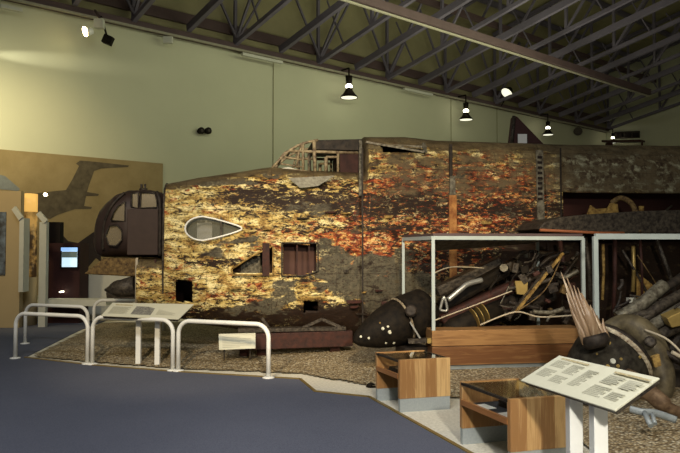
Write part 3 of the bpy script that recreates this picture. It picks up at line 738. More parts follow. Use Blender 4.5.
m = B(); m.quadbox([fl(636, 272, -1.3), fl(656, 288, -1.3), fl(655, 300, -1.3), fl(636, 306, -1.3)], (0, .02, 0)); m.build('ochre_rib_sheet', yel, w_, True)
m = B(); m.box(fl(630, 300, -1.32), (.10, .08, .07)); m.build('pale_fitting', M['whiteboard'], w_, True)

# steel cradle the fuselage lies on
cr = thing('support_cradle', Vector((-.6, 9.1, .15)), 'dark brown timber and steel cradle beam under the nose, behind the small sign', 'support')
a = at(232, 342, 9.15); b = at(352, 338, 9.45)
B().bar(a, b, .12, .22).build('cradle_beam', M['oxide'], cr, bevel=.01)
B().bar(at(238, 330, 9.2), at(345, 328, 9.45), .16, .05).build('cradle_plate', M['burnt2'], cr)
for px in (245, 262, 335): 
    q = at(px, 345, 9.3 + (px - 245) * .002); B().bar(q, (q.x, q.y + .05, .12), .14, .12).build('cradle_foot', M['oxide'], cr)
for (x0, y0, x1, y1) in ((300, 329, 322, 319), (322, 319, 345, 329), (270, 329, 262, 318)): B().bar(at(x0, y0, 9.4), at(x1, y1, 9.4), .04, .04).build('cradle_strut', M['burnt2'], cr)

# ================================================================== BARRIERS
def make_rail(L=1.31, h=.655, r=.028):
    root = thing('barrier_rail', (0, 0, 0), '', 'barrier', 'low white tube barriers')
    rc = .17; P = [Vector((0, 0, .01))]; P.append(Vector((0, 0, h - rc)))
    for k in range(1, 9): a = math.pi / 2 * k / 8; P.append(Vector((rc - rc * math.cos(a), 0, h - rc + rc * math.sin(a))))
    Q = [Vector((L - p.x, 0, p.z)) for p in reversed(P)]
    B().tube(P + Q, r, 12).build('bent_tube', M['white_metal'], root, True)
    for x in (0, L): B().lathe((x, 0, .0), (0, 0, 1), [(0, .075), (.012, .075), (.02, .04)], 20).build('floor_flange', M['white_metal'], root, True)
    return root
rail0 = make_rail(); first = [True]
def put_rail(a, b, label, z=.012):
    o = rail0 if first[0] else copy_tree(rail0); first[0] = False
    a = Vector(a); b = Vector(b); d = b - a; o.location = (a.x, a.y, z); o.rotation_euler = (0, 0, math.atan2(d.y, d.x)); o['label'] = label
    return o
posts = [gp(15.2, 359.3), gp(88.2, 365.0), gp(175.5, 371.8), gp(275, 379.5)]
dv = (posts[3] - posts[0]).normalized()
for i, lab in enumerate(('white tube barrier at the front left corner of the gravel, nearest the left wall display', 'white tube barrier in front of the tilted information board by the nose', 'white tube barrier in front of the small sign, rightmost of the front row')):
    a = posts[0] + dv * i * 1.395; put_rail(a, a + dv, lab)
a = gp(25, 344.5); put_rail(a, a + dv, 'white tube barrier directly behind the front left one')
a = Vector((-4.45, 12.0, 0)); put_rail(a, a + Vector((1, -.1, 0)), 'white tube barrier passing behind the tilted information board', .02)
a = Vector((at(53, 300, 15.6).x, 15.6, 0)); put_rail(a, a + Vector((1, -.05, 0)), 'farthest white tube barrier, below the bright screen')
a = Vector((at(108, 300, 15.5).x, 15.5, 0)); put_rail(a, a + Vector((1, -.05, 0)), 'far white tube barrier just left of the nose')

# ================================================================== INFORMATION BOARDS
def board(P, th, legs, D_leg, lw, label, lines, photo=None):
    """P: front-left, front-right, back-right, back-left"""
    c = (P[0] + P[1] + P[2] + P[3]) / 4
    root = thing('information_board', Vector((c.x, c.y, 0)), label, 'sign')
    n = (P[1] - P[0]).cross(P[3] - P[0]).normalized()
    if n.z < 0: n = -n
    B().quadbox(P, -n * th).build('board_panel', M['paper'], root, bevel=.004)
    B().quadbox([p * .96 + c * .04 - n * (th + .001) for p in P], -n * .03).build('backing_tray', M['burnt2'], root)
    def uv(u, v): return P[0] + (P[1] - P[0]) * u + (P[3] - P[0]) * v + n * .0015
    for (u0, v0, u1, v1, kind) in lines:
        o = B(); 
        if kind == 'photo': o.quadbox([uv(u0, v0), uv(u1, v0), uv(u1, v1), uv(u0, v1)], n * .001); o.build('printed_picture', M['photo'], root)
        elif kind == 'title': o.quadbox([uv(u0, v0), uv(u1, v0), uv(u1, v1), uv(u0, v1)], n * .001); o.build('printed_title', plain('print_title', (.33, .26, .13), .7, scale=60, c2=(.5, .45, .3)), root)
        else:
            k = 0; v = v1
            while v - .03 > v0: o.quadbox([uv(u0, v - .03), uv(u1 - (.03 if k % 3 == 2 else 0), v - .03), uv(u1 - (.03 if k % 3 == 2 else 0), v), uv(u0, v)], n * .001); v -= .045; k += 1
            o.build('printed_paragraph', M['ink'], root)
    for q in legs:
        top = q[1]; o = B().bar((q[0].x, q[0].y, 0.0), (q[0].x, q[0].y, top), lw, lw, (0, 1, 0)); o.build('leg', M['white_metal'], root, bevel=.004)
    return root
P = [at(101, 315.5, 8.95), at(178.5, 319, 8.72), at(194, 304, 9.1), at(112.5, 302.5, 9.32)]
l1, l2 = gp(138.5, 365.5), gp(157.5, 366.5)
board(P, .012, [(l1, .70), (l2, .70)], 9, .068, 'pale tilted information board with a dark picture, behind the front barrier by the nose', [(.36, .18, .62, .78, 'photo'), (.06, .15, .30, .70, 't'), (.07, .80, .30, .88, 'title'), (.68, .2, .92, .8, 't')])
P = [Vector((1.255, 4.64, .685)), Vector((1.555, 3.78, .685)), Vector((1.80, 3.756, .875)), Vector((1.495, 4.54, .875))]
def pm(t): return Vector((1.39 + .3 * t, 4.59 - .82 * t, 0))
board(P, .014, [(pm(.376), .735), (pm(.627), .735)], 4, .085, 'large white tilted information board on two white posts in the right foreground',
      [(.06, .62, .20, .86, 't'), (.07, .90, .36, .95, 'title'), (.24, .5, .36, .84, 't'), (.05, .28, .19, .55, 't'), (.23, .2, .36, .44, 't'), (.42, .25, .52, .8, 't'), (.62, .88, .93, .93, 'title'), (.62, .54, .76, .82, 't'), (.80, .5, .92, .8, 't'), (.62, .16, .78, .48, 't'), (.81, .18, .92, .42, 't')])
# small sign on the gravel
P = [at(219, 350, 8.95), at(255.5, 348.5, 8.85), at(255.5, 333, 8.95), at(218.5, 334, 9.05)]
r = thing('small_sign', Vector((P[0].x + .25, 8.9, .17)), 'small white sign with lines of text standing on the gravel by the cradle beam', 'sign')
B().quadbox(P, (0, .02, 0)).build('sign_face', M['paper'], r, bevel=.003)
m = B()
for k in range(7):
    y = 337 + k * 1.7; x1 = 251 if k % 3 else 240
    f0 = (y - 333.5) / 16.5; f1 = f0 + .04; uv = lambda u, v: (P[3] + (P[2] - P[3]) * u).lerp(P[0] + (P[1] - P[0]) * u, v)
    m.quadbox([uv(.1, f0), uv((x1 - 219) / 36, f0), uv((x1 - 219) / 36, f1), uv(.1, f1)], (0, -.003, 0))
m.build('printed_text', M['ink'], r)
for px in (224, 250): q = at(px, 345, 9.0); B().bar(q, (q.x, q.y + .03, .10), .02, .02).build('stake', M['burnt2'], r)

# ================================================================== LOW GLAZED DISPLAY CASES
def case(near_l, near_r, far_l, label, items):
    far_r = far_l + (near_r - near_l)
    root = thing('display_case', (near_l + far_r) / 2, label, 'display case', 'low wooden display cases')
    U = (near_r - near_l); V = (far_l - near_l); un, vn = U.normalized(), V.normalized()
    Z = Vector((0, 0, 1)); H = .51; pl_ = .13; th = .035
    def panel(o0, name, plname):
        B().quadbox([o0, o0 + U, o0 + U + vn * th, o0 + vn * th][:4], Z * pl_).build(plname, M['plinth'], root)
        a = o0 + Z * pl_ - vn * .004 - un * .004
        B().quadbox([a, a + U + un * .008, a + U + un * .008 + vn * (th + .008), a + vn * (th + .008)], Z * (H - pl_)).build(name, M['wood'], root, bevel=.004)
    panel(near_l, 'end_panel', 'base_plinth'); panel(far_l - vn * th, 'end_panel', 'base_plinth')
    B().bar(near_l + Z * .345 + vn * .03, far_l + Z * .345 - vn * .03, .025, .045).build('side_rail', M['woodrail'], root)
    B().bar(near_r + Z * .33 + vn * .03, far_r + Z * .33 - vn * .03, .03, .07).build('side_rail', M['woodrail'], root)
    for o_ in (near_l, near_r): B().bar(o_ + Z * .495 + vn * .03, o_ + V + Z * .495 - vn * .03, .02, .02).build('glass_edge', M['burnt'], root)
    a = near_l + Z * .32 + vn * .03; b = far_l + Z * .32 - vn * .03
    B().quadbox([a, a + U, b + U, b], Z * .015).build('tray', plain('tray_slate', (.05, .055, .07), .7), root)
    g = B(); a = near_l + Z * .497 + vn * .036; b = far_l + Z * .497 - vn * .036; g.quadbox([a + un * .012, a + U - un * .012, b + U - un * .012, b + un * .012], Z * .006)
    gm = NT('case_glass', .03); gm.b.inputs['Transmission Weight'].default_value = 1.0; gm.b.inputs['IOR'].default_value = 1.3; gm.color((.9, .95, .9)); g.build('glass_top', gm.m, root)
    for (u, v, su, sv, h, mt, name, lab) in items:
        c = near_l + U * u + V * v + Z * (.336 + h / 2); rot = Matrix.Rotation(math.atan2(U.y, U.x) + .15, 3, 'Z')
        tag(B().box(c, (su, sv, h), rot).build(name, M[mt], bevel=.003), lab, name.replace('_', ' '))
nl, nr, flf = gp(400, 412.5), gp(450, 409), gp(376, 400.5)
case(nl, nr, flf, 'low wooden display case with a glass top, the farther one, below the engines',
     [(.25, .5, .14, .2, .05, 'burnt2', 'metal_fragment', 'dark metal fragment lying in the farther low display case'), (.7, .55, .12, .1, .04, 'silver', 'small_relic', 'small pale relic lying in the farther low display case')])
nl, flf = Vector((1.235, 4.83, 0)), gp(460.5, 443.5); U = Vector((.5, .14, 0))
case(nl, nl + U, flf, 'low wooden display case with a glass top, the nearer one, beside the white posts',
     [(.2, .72, .11, .16, .004, 'whitepaper', 'paper_card', 'white card lying at the far end of the nearer low display case'), (.22, .3, .13, .17, .004, 'whitepaper', 'paper_card', 'white card lying at the near end of the nearer low display case'), (.6, .6, .16, .2, .05, 'burnt', 'metal_fragment', 'black metal fragment lying in the nearer low display case'), (.62, .25, .1, .12, .04, 'greyalloy', 'small_relic', 'grey relic lying in the nearer low display case')])
q = gp(371, 387); tag(B().lathe(q, (0, 0, 1), [(0, .06), (.03, .05), (.05, .02)], 12).build('door_stop', M['black']), 'small black lump on the concrete beside the farther display case', 'fixing')

# ================================================================== WHITE CASE FRAMES AND WOODEN PLINTH
A_, B_, C_, D_ = Vector((1.125, 8.0, 0)), Vector((3.04, 8.28, 0)), Vector((.87, 9.1, 0)), Vector((2.80, 9.38, 0))
Z = Vector((0, 0, 1)); HT = 1.735
cf = thing('case_framework', A_, 'large open white metal frame around the left engine wreck, standing on a wooden plinth', 'frame')
for q, z0, t_ in ((A_, .62, .04), (B_, .62, .04), (C_, .1, .035), (D_, .1, .04)): B().bar(q + Z * z0, q + Z * HT, t_, t_, (0, 1, 0)).build('post', M['frame'], cf)
for a, b in ((A_, B_), (C_, D_), (A_, C_), (B_, D_)): B().bar(a + Z * HT, b + Z * HT, .038, .045).build('top_rail', M['frame'], cf)
B().quadbox([A_ + Z * (HT + .026) , B_ + Z * (HT + .026), D_ + Z * (HT + .026), C_ + Z * (HT + .026)], Z * .03).build('roof_board', M['brownsteel'], cf)
a, b = A_ + Vector((0, .2, 0)), A_.lerp(B_, .75) + Vector((0, .25, 0))
B().quadbox([a + Z * (HT - .03), b + Z * (HT - .03), b + Vector((0, .3, HT - .06)), a + Vector((.15, .5, HT - .16))], Z * .02).build('hanging_liner', M['greyalloy'], cf)
pb = thing('wooden_plinth', A_, 'long low wooden plinth of two planks below the left white frame', 'plinth')
bk = Vector((-.03, .35, 0)); A2 = A_ - Vector((.02, .03, 0)); B2 = B_ + Vector((-.02, -.03, 0))
ln = (B_ - A_).normalized()
B().quadbox([A2 + Z * .43, B2 + Z * .43, B2 + bk + Z * .43, A2 + bk + Z * .43], Z * .19).build('upper_plank', M['plank'], pb, bevel=.006)
B().quadbox([A2 + Z * .20 , B2 + Z * .20, B2 + bk + Z * .20, A2 + bk + Z * .20], Z * .225).build('lower_plank', M['plank'], pb, bevel=.006)
B().quadbox([A2 + Z * .145 + bk * .1, B2 + Z * .145 + bk * .1, B2 + bk + Z * .145, A2 + bk + Z * .145], Z * .055).build('base_rail', M['scrapblue'], pb)
for k in (.05, .35, .62, .95):
    q = A_.lerp(B_, k) + Vector((0, .1, 0)); B().bar(q, q + Z * .15, .05, .05, (0, 1, 0)).build('foot', M['scrapblue'], pb)
A3, B3, C3, D3 = Vector((2.74, 7.1, 0)), Vector((4.7, 7.3, 0)), Vector((2.62, 8.0, 0)), Vector((4.6, 8.25, 0))
cf = thing('case_framework', A3, 'nearer open white metal frame at the right edge, behind the splintered propeller', 'frame')
for q in (A3, B3, D3): B().bar(q + Z * .03, q + Z * HT, .048, .048, (0, 1, 0)).build('post', M['frame'] if q is not C3 else M['brownsteel'], cf)
for a, b in ((A3, B3),): B().bar(a + Z * HT, b + Z * HT, .05, .06).build('top_rail', M['frame'], cf)
for a, b in ((B3, D3),): B().bar(a + Z * HT, b + Z * HT, .04, .04).build('top_rail', M['brownsteel'], cf)

# ================================================================== ENGINE WRECKS
def tubes(name, root, lst, par=None):
    for P, r, mt in lst:
        pts = [at(*p) for p in P]
        if len(pts) > 2: pts = curve_pts(pts, 6)
        B().tube(pts, r, 8).build(name, M[mt], par or root)
eng = thing('wrecked_engine', Vector((1.9, 8.8, .2)), 'burnt black aircraft engine with pipes lying under the left white frame', 'engine wreck')
B().bar(at(445, 326, 8.75), at(548, 284, 9.05), .34, .42).build('crankcase', M['burnt'], eng, bevel=.05)
B().bar(at(440, 306, 8.7), at(520, 262, 8.9), .20, .17).build('cylinder_cover', M['black'], eng, bevel=.05)
B().bar(at(440, 320, 8.5), at(522, 282, 8.75), .16, .14).build('cylinder_cover', M['oxide'], eng, bevel=.04)
B().bar(at(436, 292, 9.0), at(500, 262, 9.1), .24, .16).build('cylinder_cover', M['burnt2'], eng, bevel=.04)
B().lathe(at(445, 333, 8.45), at(500, 308, 8.6) - at(445, 333, 8.45), [(0, .10), (.1, .15), (.5, .15), (.55, .12), (.8, .12)], 20).build('supercharger', M['black'], eng)
for px, py in ((474, 318), (479, 316), (484, 313)): B().lathe(at(px, py, 8.40), at(500, 308, 8.6) - at(445, 333, 8.45), [(0, .125), (.012, .125)], 20).build('clamp_ring', M['brass'], eng)
tubes('silver_bracket', eng, [([(440, 310, 8.4), (444, 297, 8.4), (447, 310, 8.4), (440, 310, 8.4)], .018, 'silver'), ([(448, 300, 8.4), (460, 290, 8.42), (468, 284, 8.45), (482, 280, 8.5)], .035, 'silver')])
tubes('wire', eng, [([(433, 321, 8.3), (470, 307, 8.35), (512, 291, 8.4)], .008, 'rope'), ([(480, 325, 8.3), (515, 312, 8.3), (540, 317, 8.3), (576, 315, 8.3)], .010, 'rope'), ([(434, 273, 8.6), (452, 267, 8.6), (484, 268, 8.6)], .008, 'rope'), ([(516, 312, 8.3), (545, 290, 8.4), (563, 254, 8.5)], .008, 'darkochre')])
B().bar(at(516, 312, 8.38), at(563, 253, 8.5), .035, .03).build('bent_strut', M['ochre'], eng)
B().bar(at(508, 318, 8.42), at(553, 262, 8.55), .04, .04).build('bent_strut', M['burnt2'], eng)
B().quadbox([at(515, 281, 8.5), at(528, 281, 8.5), at(527, 295, 8.5), at(517, 294, 8.5)], (0, .05, 0)).build('cast_bracket', M['brass'], eng)
B().lathe(at(504, 268, 8.6), (-.3, -1, .1), [(0, .06), (.05, .05)], 14).build('pale_fitting', M['greyalloy'], eng)
mk = ['burnt', 'burnt2', 'oxide', 'black', 'burnt', 'burnt2', 'burnt2', 'black', 'greyalloy', 'darkochre']
for i in range(62):
    px = random.uniform(486, 572); py = random.uniform(258 if px > 510 else 285, 322); D = random.uniform(8.45, 9.1); a = random.uniform(-1.2, .3); L = random.uniform(8, 34)
    x1, y1 = min(px + L * math.cos(a), 578), min(max(py + L * math.sin(a), 252), 326)
    mid = ((px + x1) / 2 + random.uniform(-4, 4), (py + y1) / 2 + random.uniform(-4, 4))
    tubes('bent_pipe', eng, [([(px, py, D), (mid[0], mid[1], D), (x1, y1, D)], random.choice([.008, .012, .018, .028]), random.choice(mk))])
for i in range(34):
    px = random.uniform(506, 575); py = random.uniform(265, 320); D = random.uniform(8.45, 9.0)
    q = at(px, py, D); B().box(q, (random.uniform(.04, .15), .08, random.uniform(.04, .13)), Matrix.Rotation(random.uniform(0, 3), 3, 'Y')).build('broken_casting', M[random.choice(mk)], eng, bevel=.01)
B().box(Vector((2.2, 8.85, .33)), (1.7, .5, .30), Matrix.Rotation(.14, 3, 'Z')).build('sump', M['burnt'], eng, bevel=.05)

# ---- left spinner and hub
hub = thing('propeller_hub', Vector((.75, 8.5, .2)), 'black bullet-shaped propeller spinner with pale holes, lying left of the white frame', 'propeller')
c0 = at(401, 321, 8.45); ax = (at(347, 344, 8.15) - c0).normalized()
B().lathe(c0, ax, [(0, .295), (.12, .285), (.28, .25), (.42, .20), (.55, .14), (.64, .09), (.69, .04), (.70, .001)], 40).build('spinner', M['black'], hub)
B().lathe(c0, ax, [(-.014, .285), (-.007, .312), (.012, .312), (.016, .290)], 40).build('rim', plain('worn_rim', (.34, .28, .18), .6, scale=30, c2=(.06, .04, .03)), hub)
B().lathe(c0 - ax * .03, -ax, [(0, .29), (.04, .31), (.34, .30), (.38, .26), (.40, .2)], 32).build('hub_drum', M['black'], hub)
for (x, y, r_) in ((390, 332, .028), (383, 328.5, .022), (388, 326.5, .016), (369, 338, .018), (361, 336.5, .018), (386, 343, .016), (380, 323, .012), (394, 343, .02)):
    # place on the cone: march along the view ray until inside the spinner
    d = ray(x, y); t = 7.5
    def rad_at(h): return interp([(0, .295), (.12, .285), (.28, .25), (.42, .20), (.55, .14), (.64, .09), (.70, 0)], h)
    while t < 9:
        p = Vector((0, 0, EYE)) + d * t; h = (p - c0).dot(ax); rr = ((p - c0) - ax * h).length
        if 0 < h < .7 and rr < rad_at(h): 
            n = ((p - c0) - ax * h).normalized(); B().lathe(p - n * .01, n, [(0, r_), (.016, r_ * .8)], 12).build('bullet_hole', M['paper'] if r_ > .015 else M['ochre'], hub); break
        t += .004
B().lathe(at(411, 311, 8.16), (-.1, -1, .15), [(0, .075), (.06, .075), (.07, .05)], 20).build('blade_socket', M['burnt'], hub)
B().bar(at(410, 322, 8.1), at(420, 338, 8.1), .035, .02).build('bright_edge', M['silver'], hub)
B().bar(at(408, 341, 8.15), at(430, 340, 8.15), .09, .05).build('hub_bracket', M['burnt2'], hub)
B().box(at(429, 340.5, 8.05), (.05, .06, .06)).build('pale_fitting', M['brass'], hub)
B().bar(at(400, 351, 8.3), at(425, 350, 8.4), .3, .12).build('hub_foot', M['burnt'], hub)

# ---- right propeller: spinner, broken wooden blade
sp = thing('splintered_propeller', Vector((2.5, 6.3, .1)), 'dark propeller spinner with a splintered wooden blade stub, behind the large tilted board', 'propeller')
c1 = at(614, 357, 6.6); ax1 = Vector((-.66, -.34, -.52)).normalized()
prof = [(0, .375), (.12, .37), (.28, .34), (.42, .28), (.52, .20), (.58, .11), (.62, .04), (.63, .001)]
B().lathe(c1, ax1, prof, 40).build('spinner', plain('spinner_grey_black', (.045, .040, .030), .55, .1, scale=14, c2=(.012, .010, .008), spec=.06), sp)
B().lathe(c1, ax1, [(-.03, .37), (-.02, .39), (.012, .39), (.02, .372)], 40).build('rim', plain('chipped_rim', (.52, .46, .33), .6, scale=22, c2=(.10, .06, .035)), sp)
B().lathe(c1 - ax1 * .03, -ax1, [(0, .36), (.06, .35), (.08, .22)], 32).build('back_drum', M['burnt'], sp)
for (x, y, r_) in ((609, 343, .022), (613, 361, .03), (608, 366, .022), (618, 366, .02), (621, 359, .016), (640, 357, .018), (597, 354, .012)):
    d = ray(x, y); t = 5.6
    while t < 7.6:
        p = Vector((0, 0, EYE)) + d * t; h = (p - c1).dot(ax1); rr = ((p - c1) - ax1 * h).length
        if 0 < h < .66 and rr < interp(prof, h):
            n = ((p - c1) - ax1 * h).normalized(); B().lathe(p - n * .01, n, [(0, r_), (.016, r_ * .8)], 12).build('bullet_hole', M['brass'] if r_ < .025 else M['whiteboard'], sp); break
        t += .004
bc = at(596, 341, 6.2); tipc = at(575, 278, 6.3)
B().lathe(bc + (bc - tipc).normalized() * .06, tipc - bc, [(0, .10), (.04, .125), (.09, .12), (.12, .11)], 24).build('blade_collar', M['burnt'], sp)
bd = (tipc - bc).normalized(); sx = Vector((1, 0, .33)).normalized()
B().tube([bc, bc + bd * .28, bc + bd * .46], [.085, .055, .02], 7, .6).build('blade_core', M['splinter'], sp)
shards = [(-.11, .50, .030, -.03), (-.095, .36, .032, -.05), (-.08, .70, .034, -.05), (-.065, .58, .034, -.03), (-.045, .64, .036, -.045), (-.025, .55, .036, -.03), (0.0, .52, .036, -.03), (.02, .44, .036, -.03), (.04, .42, .036, -.04), (.055, .33, .034, -.02), (.07, .30, .034, -.03), (.085, .22, .032, -.02), (.10, .18, .03, 0.0)]
for i, (u, L, w_, lean) in enumerate(shards):
    a = bc + sx * u + Vector((0, random.uniform(-.03, .03), 0)); m = B()
    b_ = a + bd * L * .62 + sx * lean * .4; c_ = a + bd * L + sx * (lean + .02)
    m.tube([a, a + bd * L * .3, b_, c_], [w_ * .85, w_ * .85, w_ * .6, .004], 5, .7); m.build('wood_shard', M['splinter'], sp)
# duct ring behind the spinner
nac = thing('engine_duct_wreck', Vector((3.0, 6.9, .1)), 'grey brown crumpled engine duct and hose bundle at the right edge behind the propeller', 'engine wreck')
B().tube(curve_pts([at(608, 330, 6.95), at(622, 325, 6.9), at(637, 328, 6.8), at(650, 342, 6.72), at(659, 362, 6.66), at(663, 385, 6.6), at(658, 402, 6.6)], 8), [.085 + .05 * math.sin(math.pi * i / 48) for i in range(49)], 16).build('curved_duct', plain('green_brown_duct', (.13, .105, .06), .5, .1, scale=9, c2=(.05, .04, .025), bump=.3), nac)
B().lathe(at(650, 342, 6.50), (-.3, -1, .3), [(0, .055), (.04, .055), (.045, .03)], 18).build('duct_port', M['burnt2'], nac)
for P, r_, mt in (([(618, 318, 7.1), (640, 305, 7.1), (664, 285, 7.2)], .07, 'greyalloy'), ([(640, 322, 7.0), (662, 305, 7.05), (690, 290, 7.2)], .055, 'burnt2'), ([(645, 330, 6.95), (668, 316, 7.0), (695, 300, 7.1)], .06, 'greyalloy'), ([(655, 338, 6.9), (680, 325, 6.95), (700, 315, 7)], .06, 'burnt2'), ([(630, 312, 7.2), (655, 296, 7.25), (685, 275, 7.4)], .05, 'burnt'), ([(620, 325, 7.0), (636, 316, 7.0), (655, 312, 7.0)], .04, 'burnt2'), ([(665, 352, 6.6), (680, 362, 6.55), (700, 370, 6.6)], .035, 'burnt')):
    B().tube(curve_pts([at(*p) for p in P], 6), r_, 10).build('hose', M[mt], nac)
B().quadbox([at(667, 318, 6.75), at(684, 310, 6.75), at(690, 324, 6.75), at(672, 328, 6.75)], (0, .15, .02)).build('yellow_casting', M['brass'], nac, bevel=.01)
B().quadbox([at(652, 357, 6.35), at(660, 354, 6.35), at(662, 366, 6.35), at(655, 368, 6.35)], (0, .05, 0)).build('orange_fitting', M['ochre'], nac, bevel=.01)
B().tube(curve_pts([at(645, 330, 6.6), at(668, 340, 6.4), at(690, 362, 6.3)]), .012, 8).build('pipe', M['rope'], nac)
B().tube([at(672, 352, 6.3), at(690, 362, 6.3)], .018, 8).build('pipe', M['rope'], nac)
for i in range(40):
    px = random.uniform(604, 690); py = random.uniform(290, 400); D = random.uniform(6.8, 7.6); a = random.uniform(-1.3, .6); L = random.uniform(8, 26)
    if px < 640 and py > 330: py -= 30
    tubes('bent_pipe', nac, [([(px, py, D), (px + L * .5 * math.cos(a) + 2, py + L * .5 * math.sin(a), D), (px + L * math.cos(a), min(py + L * math.sin(a), 398), D)], random.choice([.012, .02, .03, .045]), random.choice(mk))])
for (px, py, D, sx_, sz_) in ((660, 372, 7.2, .5, .45), (690, 345, 7.5, .6, .6), (640, 360, 7.4, .5, .5)): B().box(at(px, py, D), (sx_, .4, sz_), Matrix.Rotation(.5, 3, 'Y')).build('burnt_casing', M['burnt'], nac, bevel=.06)
# bent metal blade on the gravel
pb_ = B().tube(curve_pts([at(612, 374, 5.9), at(632, 381, 5.85), at(650, 393, 5.8), at(668, 407, 5.75), at(692, 418, 5.75)], 6), [.05] * 4 + [.09] * 8 + [.075] * 6 + [.05] * 7, 12, .45).build('bent_propeller_blade', plain('brown_bent_blade', (.16, .105, .06), .5, .2, scale=14, c2=(.06, .035, .02), bump=.4))
tag(pb_, 'brown bent propeller blade curving down onto the gravel at the right edge', 'propeller blade')
sc_ = B(); sc_.tube(curve_pts([at(630, 409, 5.45), at(642, 412, 5.4), at(655, 413, 5.4), at(676, 420, 5.4)]), [.03] * 25, 8, .5); sc_.tube([at(644, 412, 5.4), at(651, 426, 5.25)], .022, 8); sc_.tube([at(652, 413, 5.4), at(655, 424, 5.3)], .018, 8)
tag(sc_.build('twisted_metal_scrap', M['scrapblue']), 'twisted blue-grey metal scrap on the gravel under the brown blade', 'scrap')

# ================================================================== LEFT WALL: MURAL, COLUMN, SCREEN
mu = thing('mural_panel', onwall(80, 330) * Vector((1, 1, 0)), 'large tan photographic mural of aircraft on the back wall at left', 'mural')
mz = 4.32
a, b = wt(-6.5, .06, 0), wt(3.15, .06, 0); q = onwall(163, 162, .06); q0 = onwall(0, 151, .06)
a = q0 + (q0 - q) * .5; a.z = q0.z; q.z = q0.z = (q.z + q0.z) / 2; a.z = q.z
B().quadbox([Vector((a.x, a.y, .3)), Vector((q.x, q.y, .3)), q, a], -WN * .05).build('mural_board', M['mural'], mu)
def mural_shape(P, name, mat, off=.065): B().quadbox([onwall(x, y, off) for x, y in P], WN * .004).build(name, mat, mu)
mural_shape([(30, 194), (55, 191), (66, 190), (72, 180), (79, 166), (76, 163.5), (80, 160.5), (88, 161), (129, 165.5), (128, 167), (101, 168.5), (94, 171), (89, 185), (87, 192), (99, 194), (98, 196), (86, 196), (84, 206), (92, 207), (91, 209), (75, 209), (57, 215), (50, 219), (36, 216), (30, 212)], 'painted_airliner_tail', M['muralplane'])
mural_shape([(60, 232), (68, 241), (78, 243), (92, 233), (100, 229), (101, 262), (96, 258), (84, 272), (60, 272)], 'painted_dark_aircraft', M['muraldark'])
mural_shape([(-20, 170), (5, 176), (20, 189), (18, 191), (-20, 187)], 'painted_blue_wing', plain('mural_blue_grey', (.20, .215, .21), .8))
# display bay: tan wall, white edged fins, amber lit column
D = 13.4
def vpl(name, x0, x1, y0, y1, D_, th, mat, par, ground_=False):
    a0, a1 = at(x0, y0, D_), at(x1, y0, D_); b1, b0 = at(x1, y1, D_), at(x0, y1, D_)
    if ground_: b0.z = b1.z = .013
    b0.x, b1.x = a0.x, a1.x; b0.y = b1.y = D_; a0.y = a1.y = D_
    return B().quadbox([a0, a1, b1, b0], (0, th, 0)).build(name, mat, par)
r = thing('display_wall', (at(0, 0, D).x, D, 0), 'tan display wall with a blue poster at the left edge', 'display stand')
vpl('tan_panel', -60, 21, 191, 340, D, .15, M['tan'], r, True)
vpl('poster', -14, 6, 212, 275, D - .02, .015, plain('poster_blue', (.16, .20, .24), .6, scale=7, c2=(.05, .05, .05)), r)
vpl('white_fin', 19.5, 24, 218, 292, D - .25, .25, M['whiteboard'], r)
B().bar(at(14, 208, D - .2), at(21.5, 219, D - .25), .05, .1).build('fin_cap', M['whiteboard'], r)
r = thing('lit_column', (at(30, 0, 13.8).x, 13.8, 0), 'glowing amber exhibit column between two white boards', 'display stand')
c = at(29, 200, 13.9)
B().lathe((c.x, c.y, .013), (0, 0, 1), [(0, .19), (1.0, .19)], 24).build('column_base', M['tan'], r)
zz = lambda y: at(29, y, 13.9).z
am = NT('amber_panel', .4); am.b.inputs['Emission Color'].default_value = (1, .56, .13, 1); am.b.inputs['Emission Strength'].default_value = .75; am.color((.5, .3, .1))
B().lathe((c.x, c.y, zz(212)), (0, 0, 1), [(0, .17), (zz(194) - zz(212), .17)], 24).build('lit_head', am.m, r)
pa = NT('pictorial_amber', .4); nn = pa.noise((1, 1, 1), 4, 5); pa.color(pa.ramp(nn, [(.4, (.08, .045, .02)), (.6, (.45, .27, .08))])); pa.l(pa.ramp(nn, [(.42, (.05, .025, .008)), (.62, (1, .55, .14))]), pa.b.inputs['Emission Color']); pa.b.inputs['Emission Strength'].default_value = .3
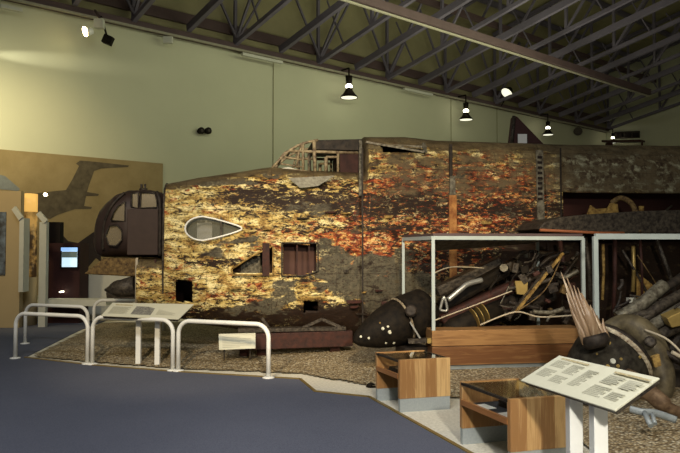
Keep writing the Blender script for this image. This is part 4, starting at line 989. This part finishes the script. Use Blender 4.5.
B().lathe((c.x, c.y, 1.013), (0, 0, 1), [(0, .17), (zz(212) - 1.013, .17)], 24).build('picture_cylinder', pa.m, r)
r = thing('white_display_board', (at(42, 0, 13.5).x, 13.5, 0), 'tall narrow white board right of the amber column', 'display board')
vpl('board_face', 39.5, 46.5, 222, 340, 13.5, .12, M['whiteboard'], r, True)
B().bar(at(38.5, 213, 13.5), at(46, 222, 13.5), .06, .1).build('board_cap', M['whiteboard'], r)
r = thing('screen_kiosk', (at(64, 0, 14.2).x, 14.2, 0), 'dark kiosk with a bright blue and white screen beside the nose turret', 'screen kiosk')
vpl('kiosk_body', 47, 80, 243, 345, 14.2, .5, plain('kiosk_red_brown', (.035, .012, .012), .6), r, True)
vpl('kiosk_back', 47, 60, 222, 244, 14.5, .2, M['dark'], r)
vpl('screen_frame', 60, 78, 246.5, 268.5, 14.15, .05, M['black'], r)
s_ = vpl('screen', 62, 77, 248, 267, 14.12, .02, M['screen'], r)
vpl('screen_picture', 62, 77, 251.5, 257.5, 14.11, .008, M['screendark'], s_)
vpl('screen_header', 61, 77.5, 247.5, 251, 14.11, .008, emit('header_blue', (.30, .52, .95), .9), s_)
p = at(45, 194.5, 13.3); tag(B().lathe(p, (0, -1, 0), [(-.05, .03), (0, .032), (.02, .02)], 16).build('small_lamp', M['hot']), 'tiny bright lamp right of the amber column top', 'lamp')
p = at(60, 292, 14.0); tag(B().lathe(p, (0, -1, 0), [(-.18, .01), (0, .014), (.01, .01)], 12).build('indicator_light', M['bulb']), 'tiny white indicator light low on the screen kiosk', 'lamp')
r = thing('low_white_wall', (at(100, 0, 14.8).x, 14.8, 0), 'low white display plinth behind the barriers left of the nose', 'plinth')
vpl('plinth_front', 81, 140, 275, 345, 14.8, .5, M['whiteboard'], r, True)
B().lathe(at(121, 294, 14.75), (0, -1, 0), [(-.1, .32), (.03, .32)], 24).build('dark_recess', M['burnt2'], r)
r = thing('low_white_step', (at(60, 0, 14.0).x, 14.0, 0), 'low white step below the screen kiosk', 'step')
vpl('step_front', 40, 106, 300, 306, 13.6, .5, M['whiteboard'], r)
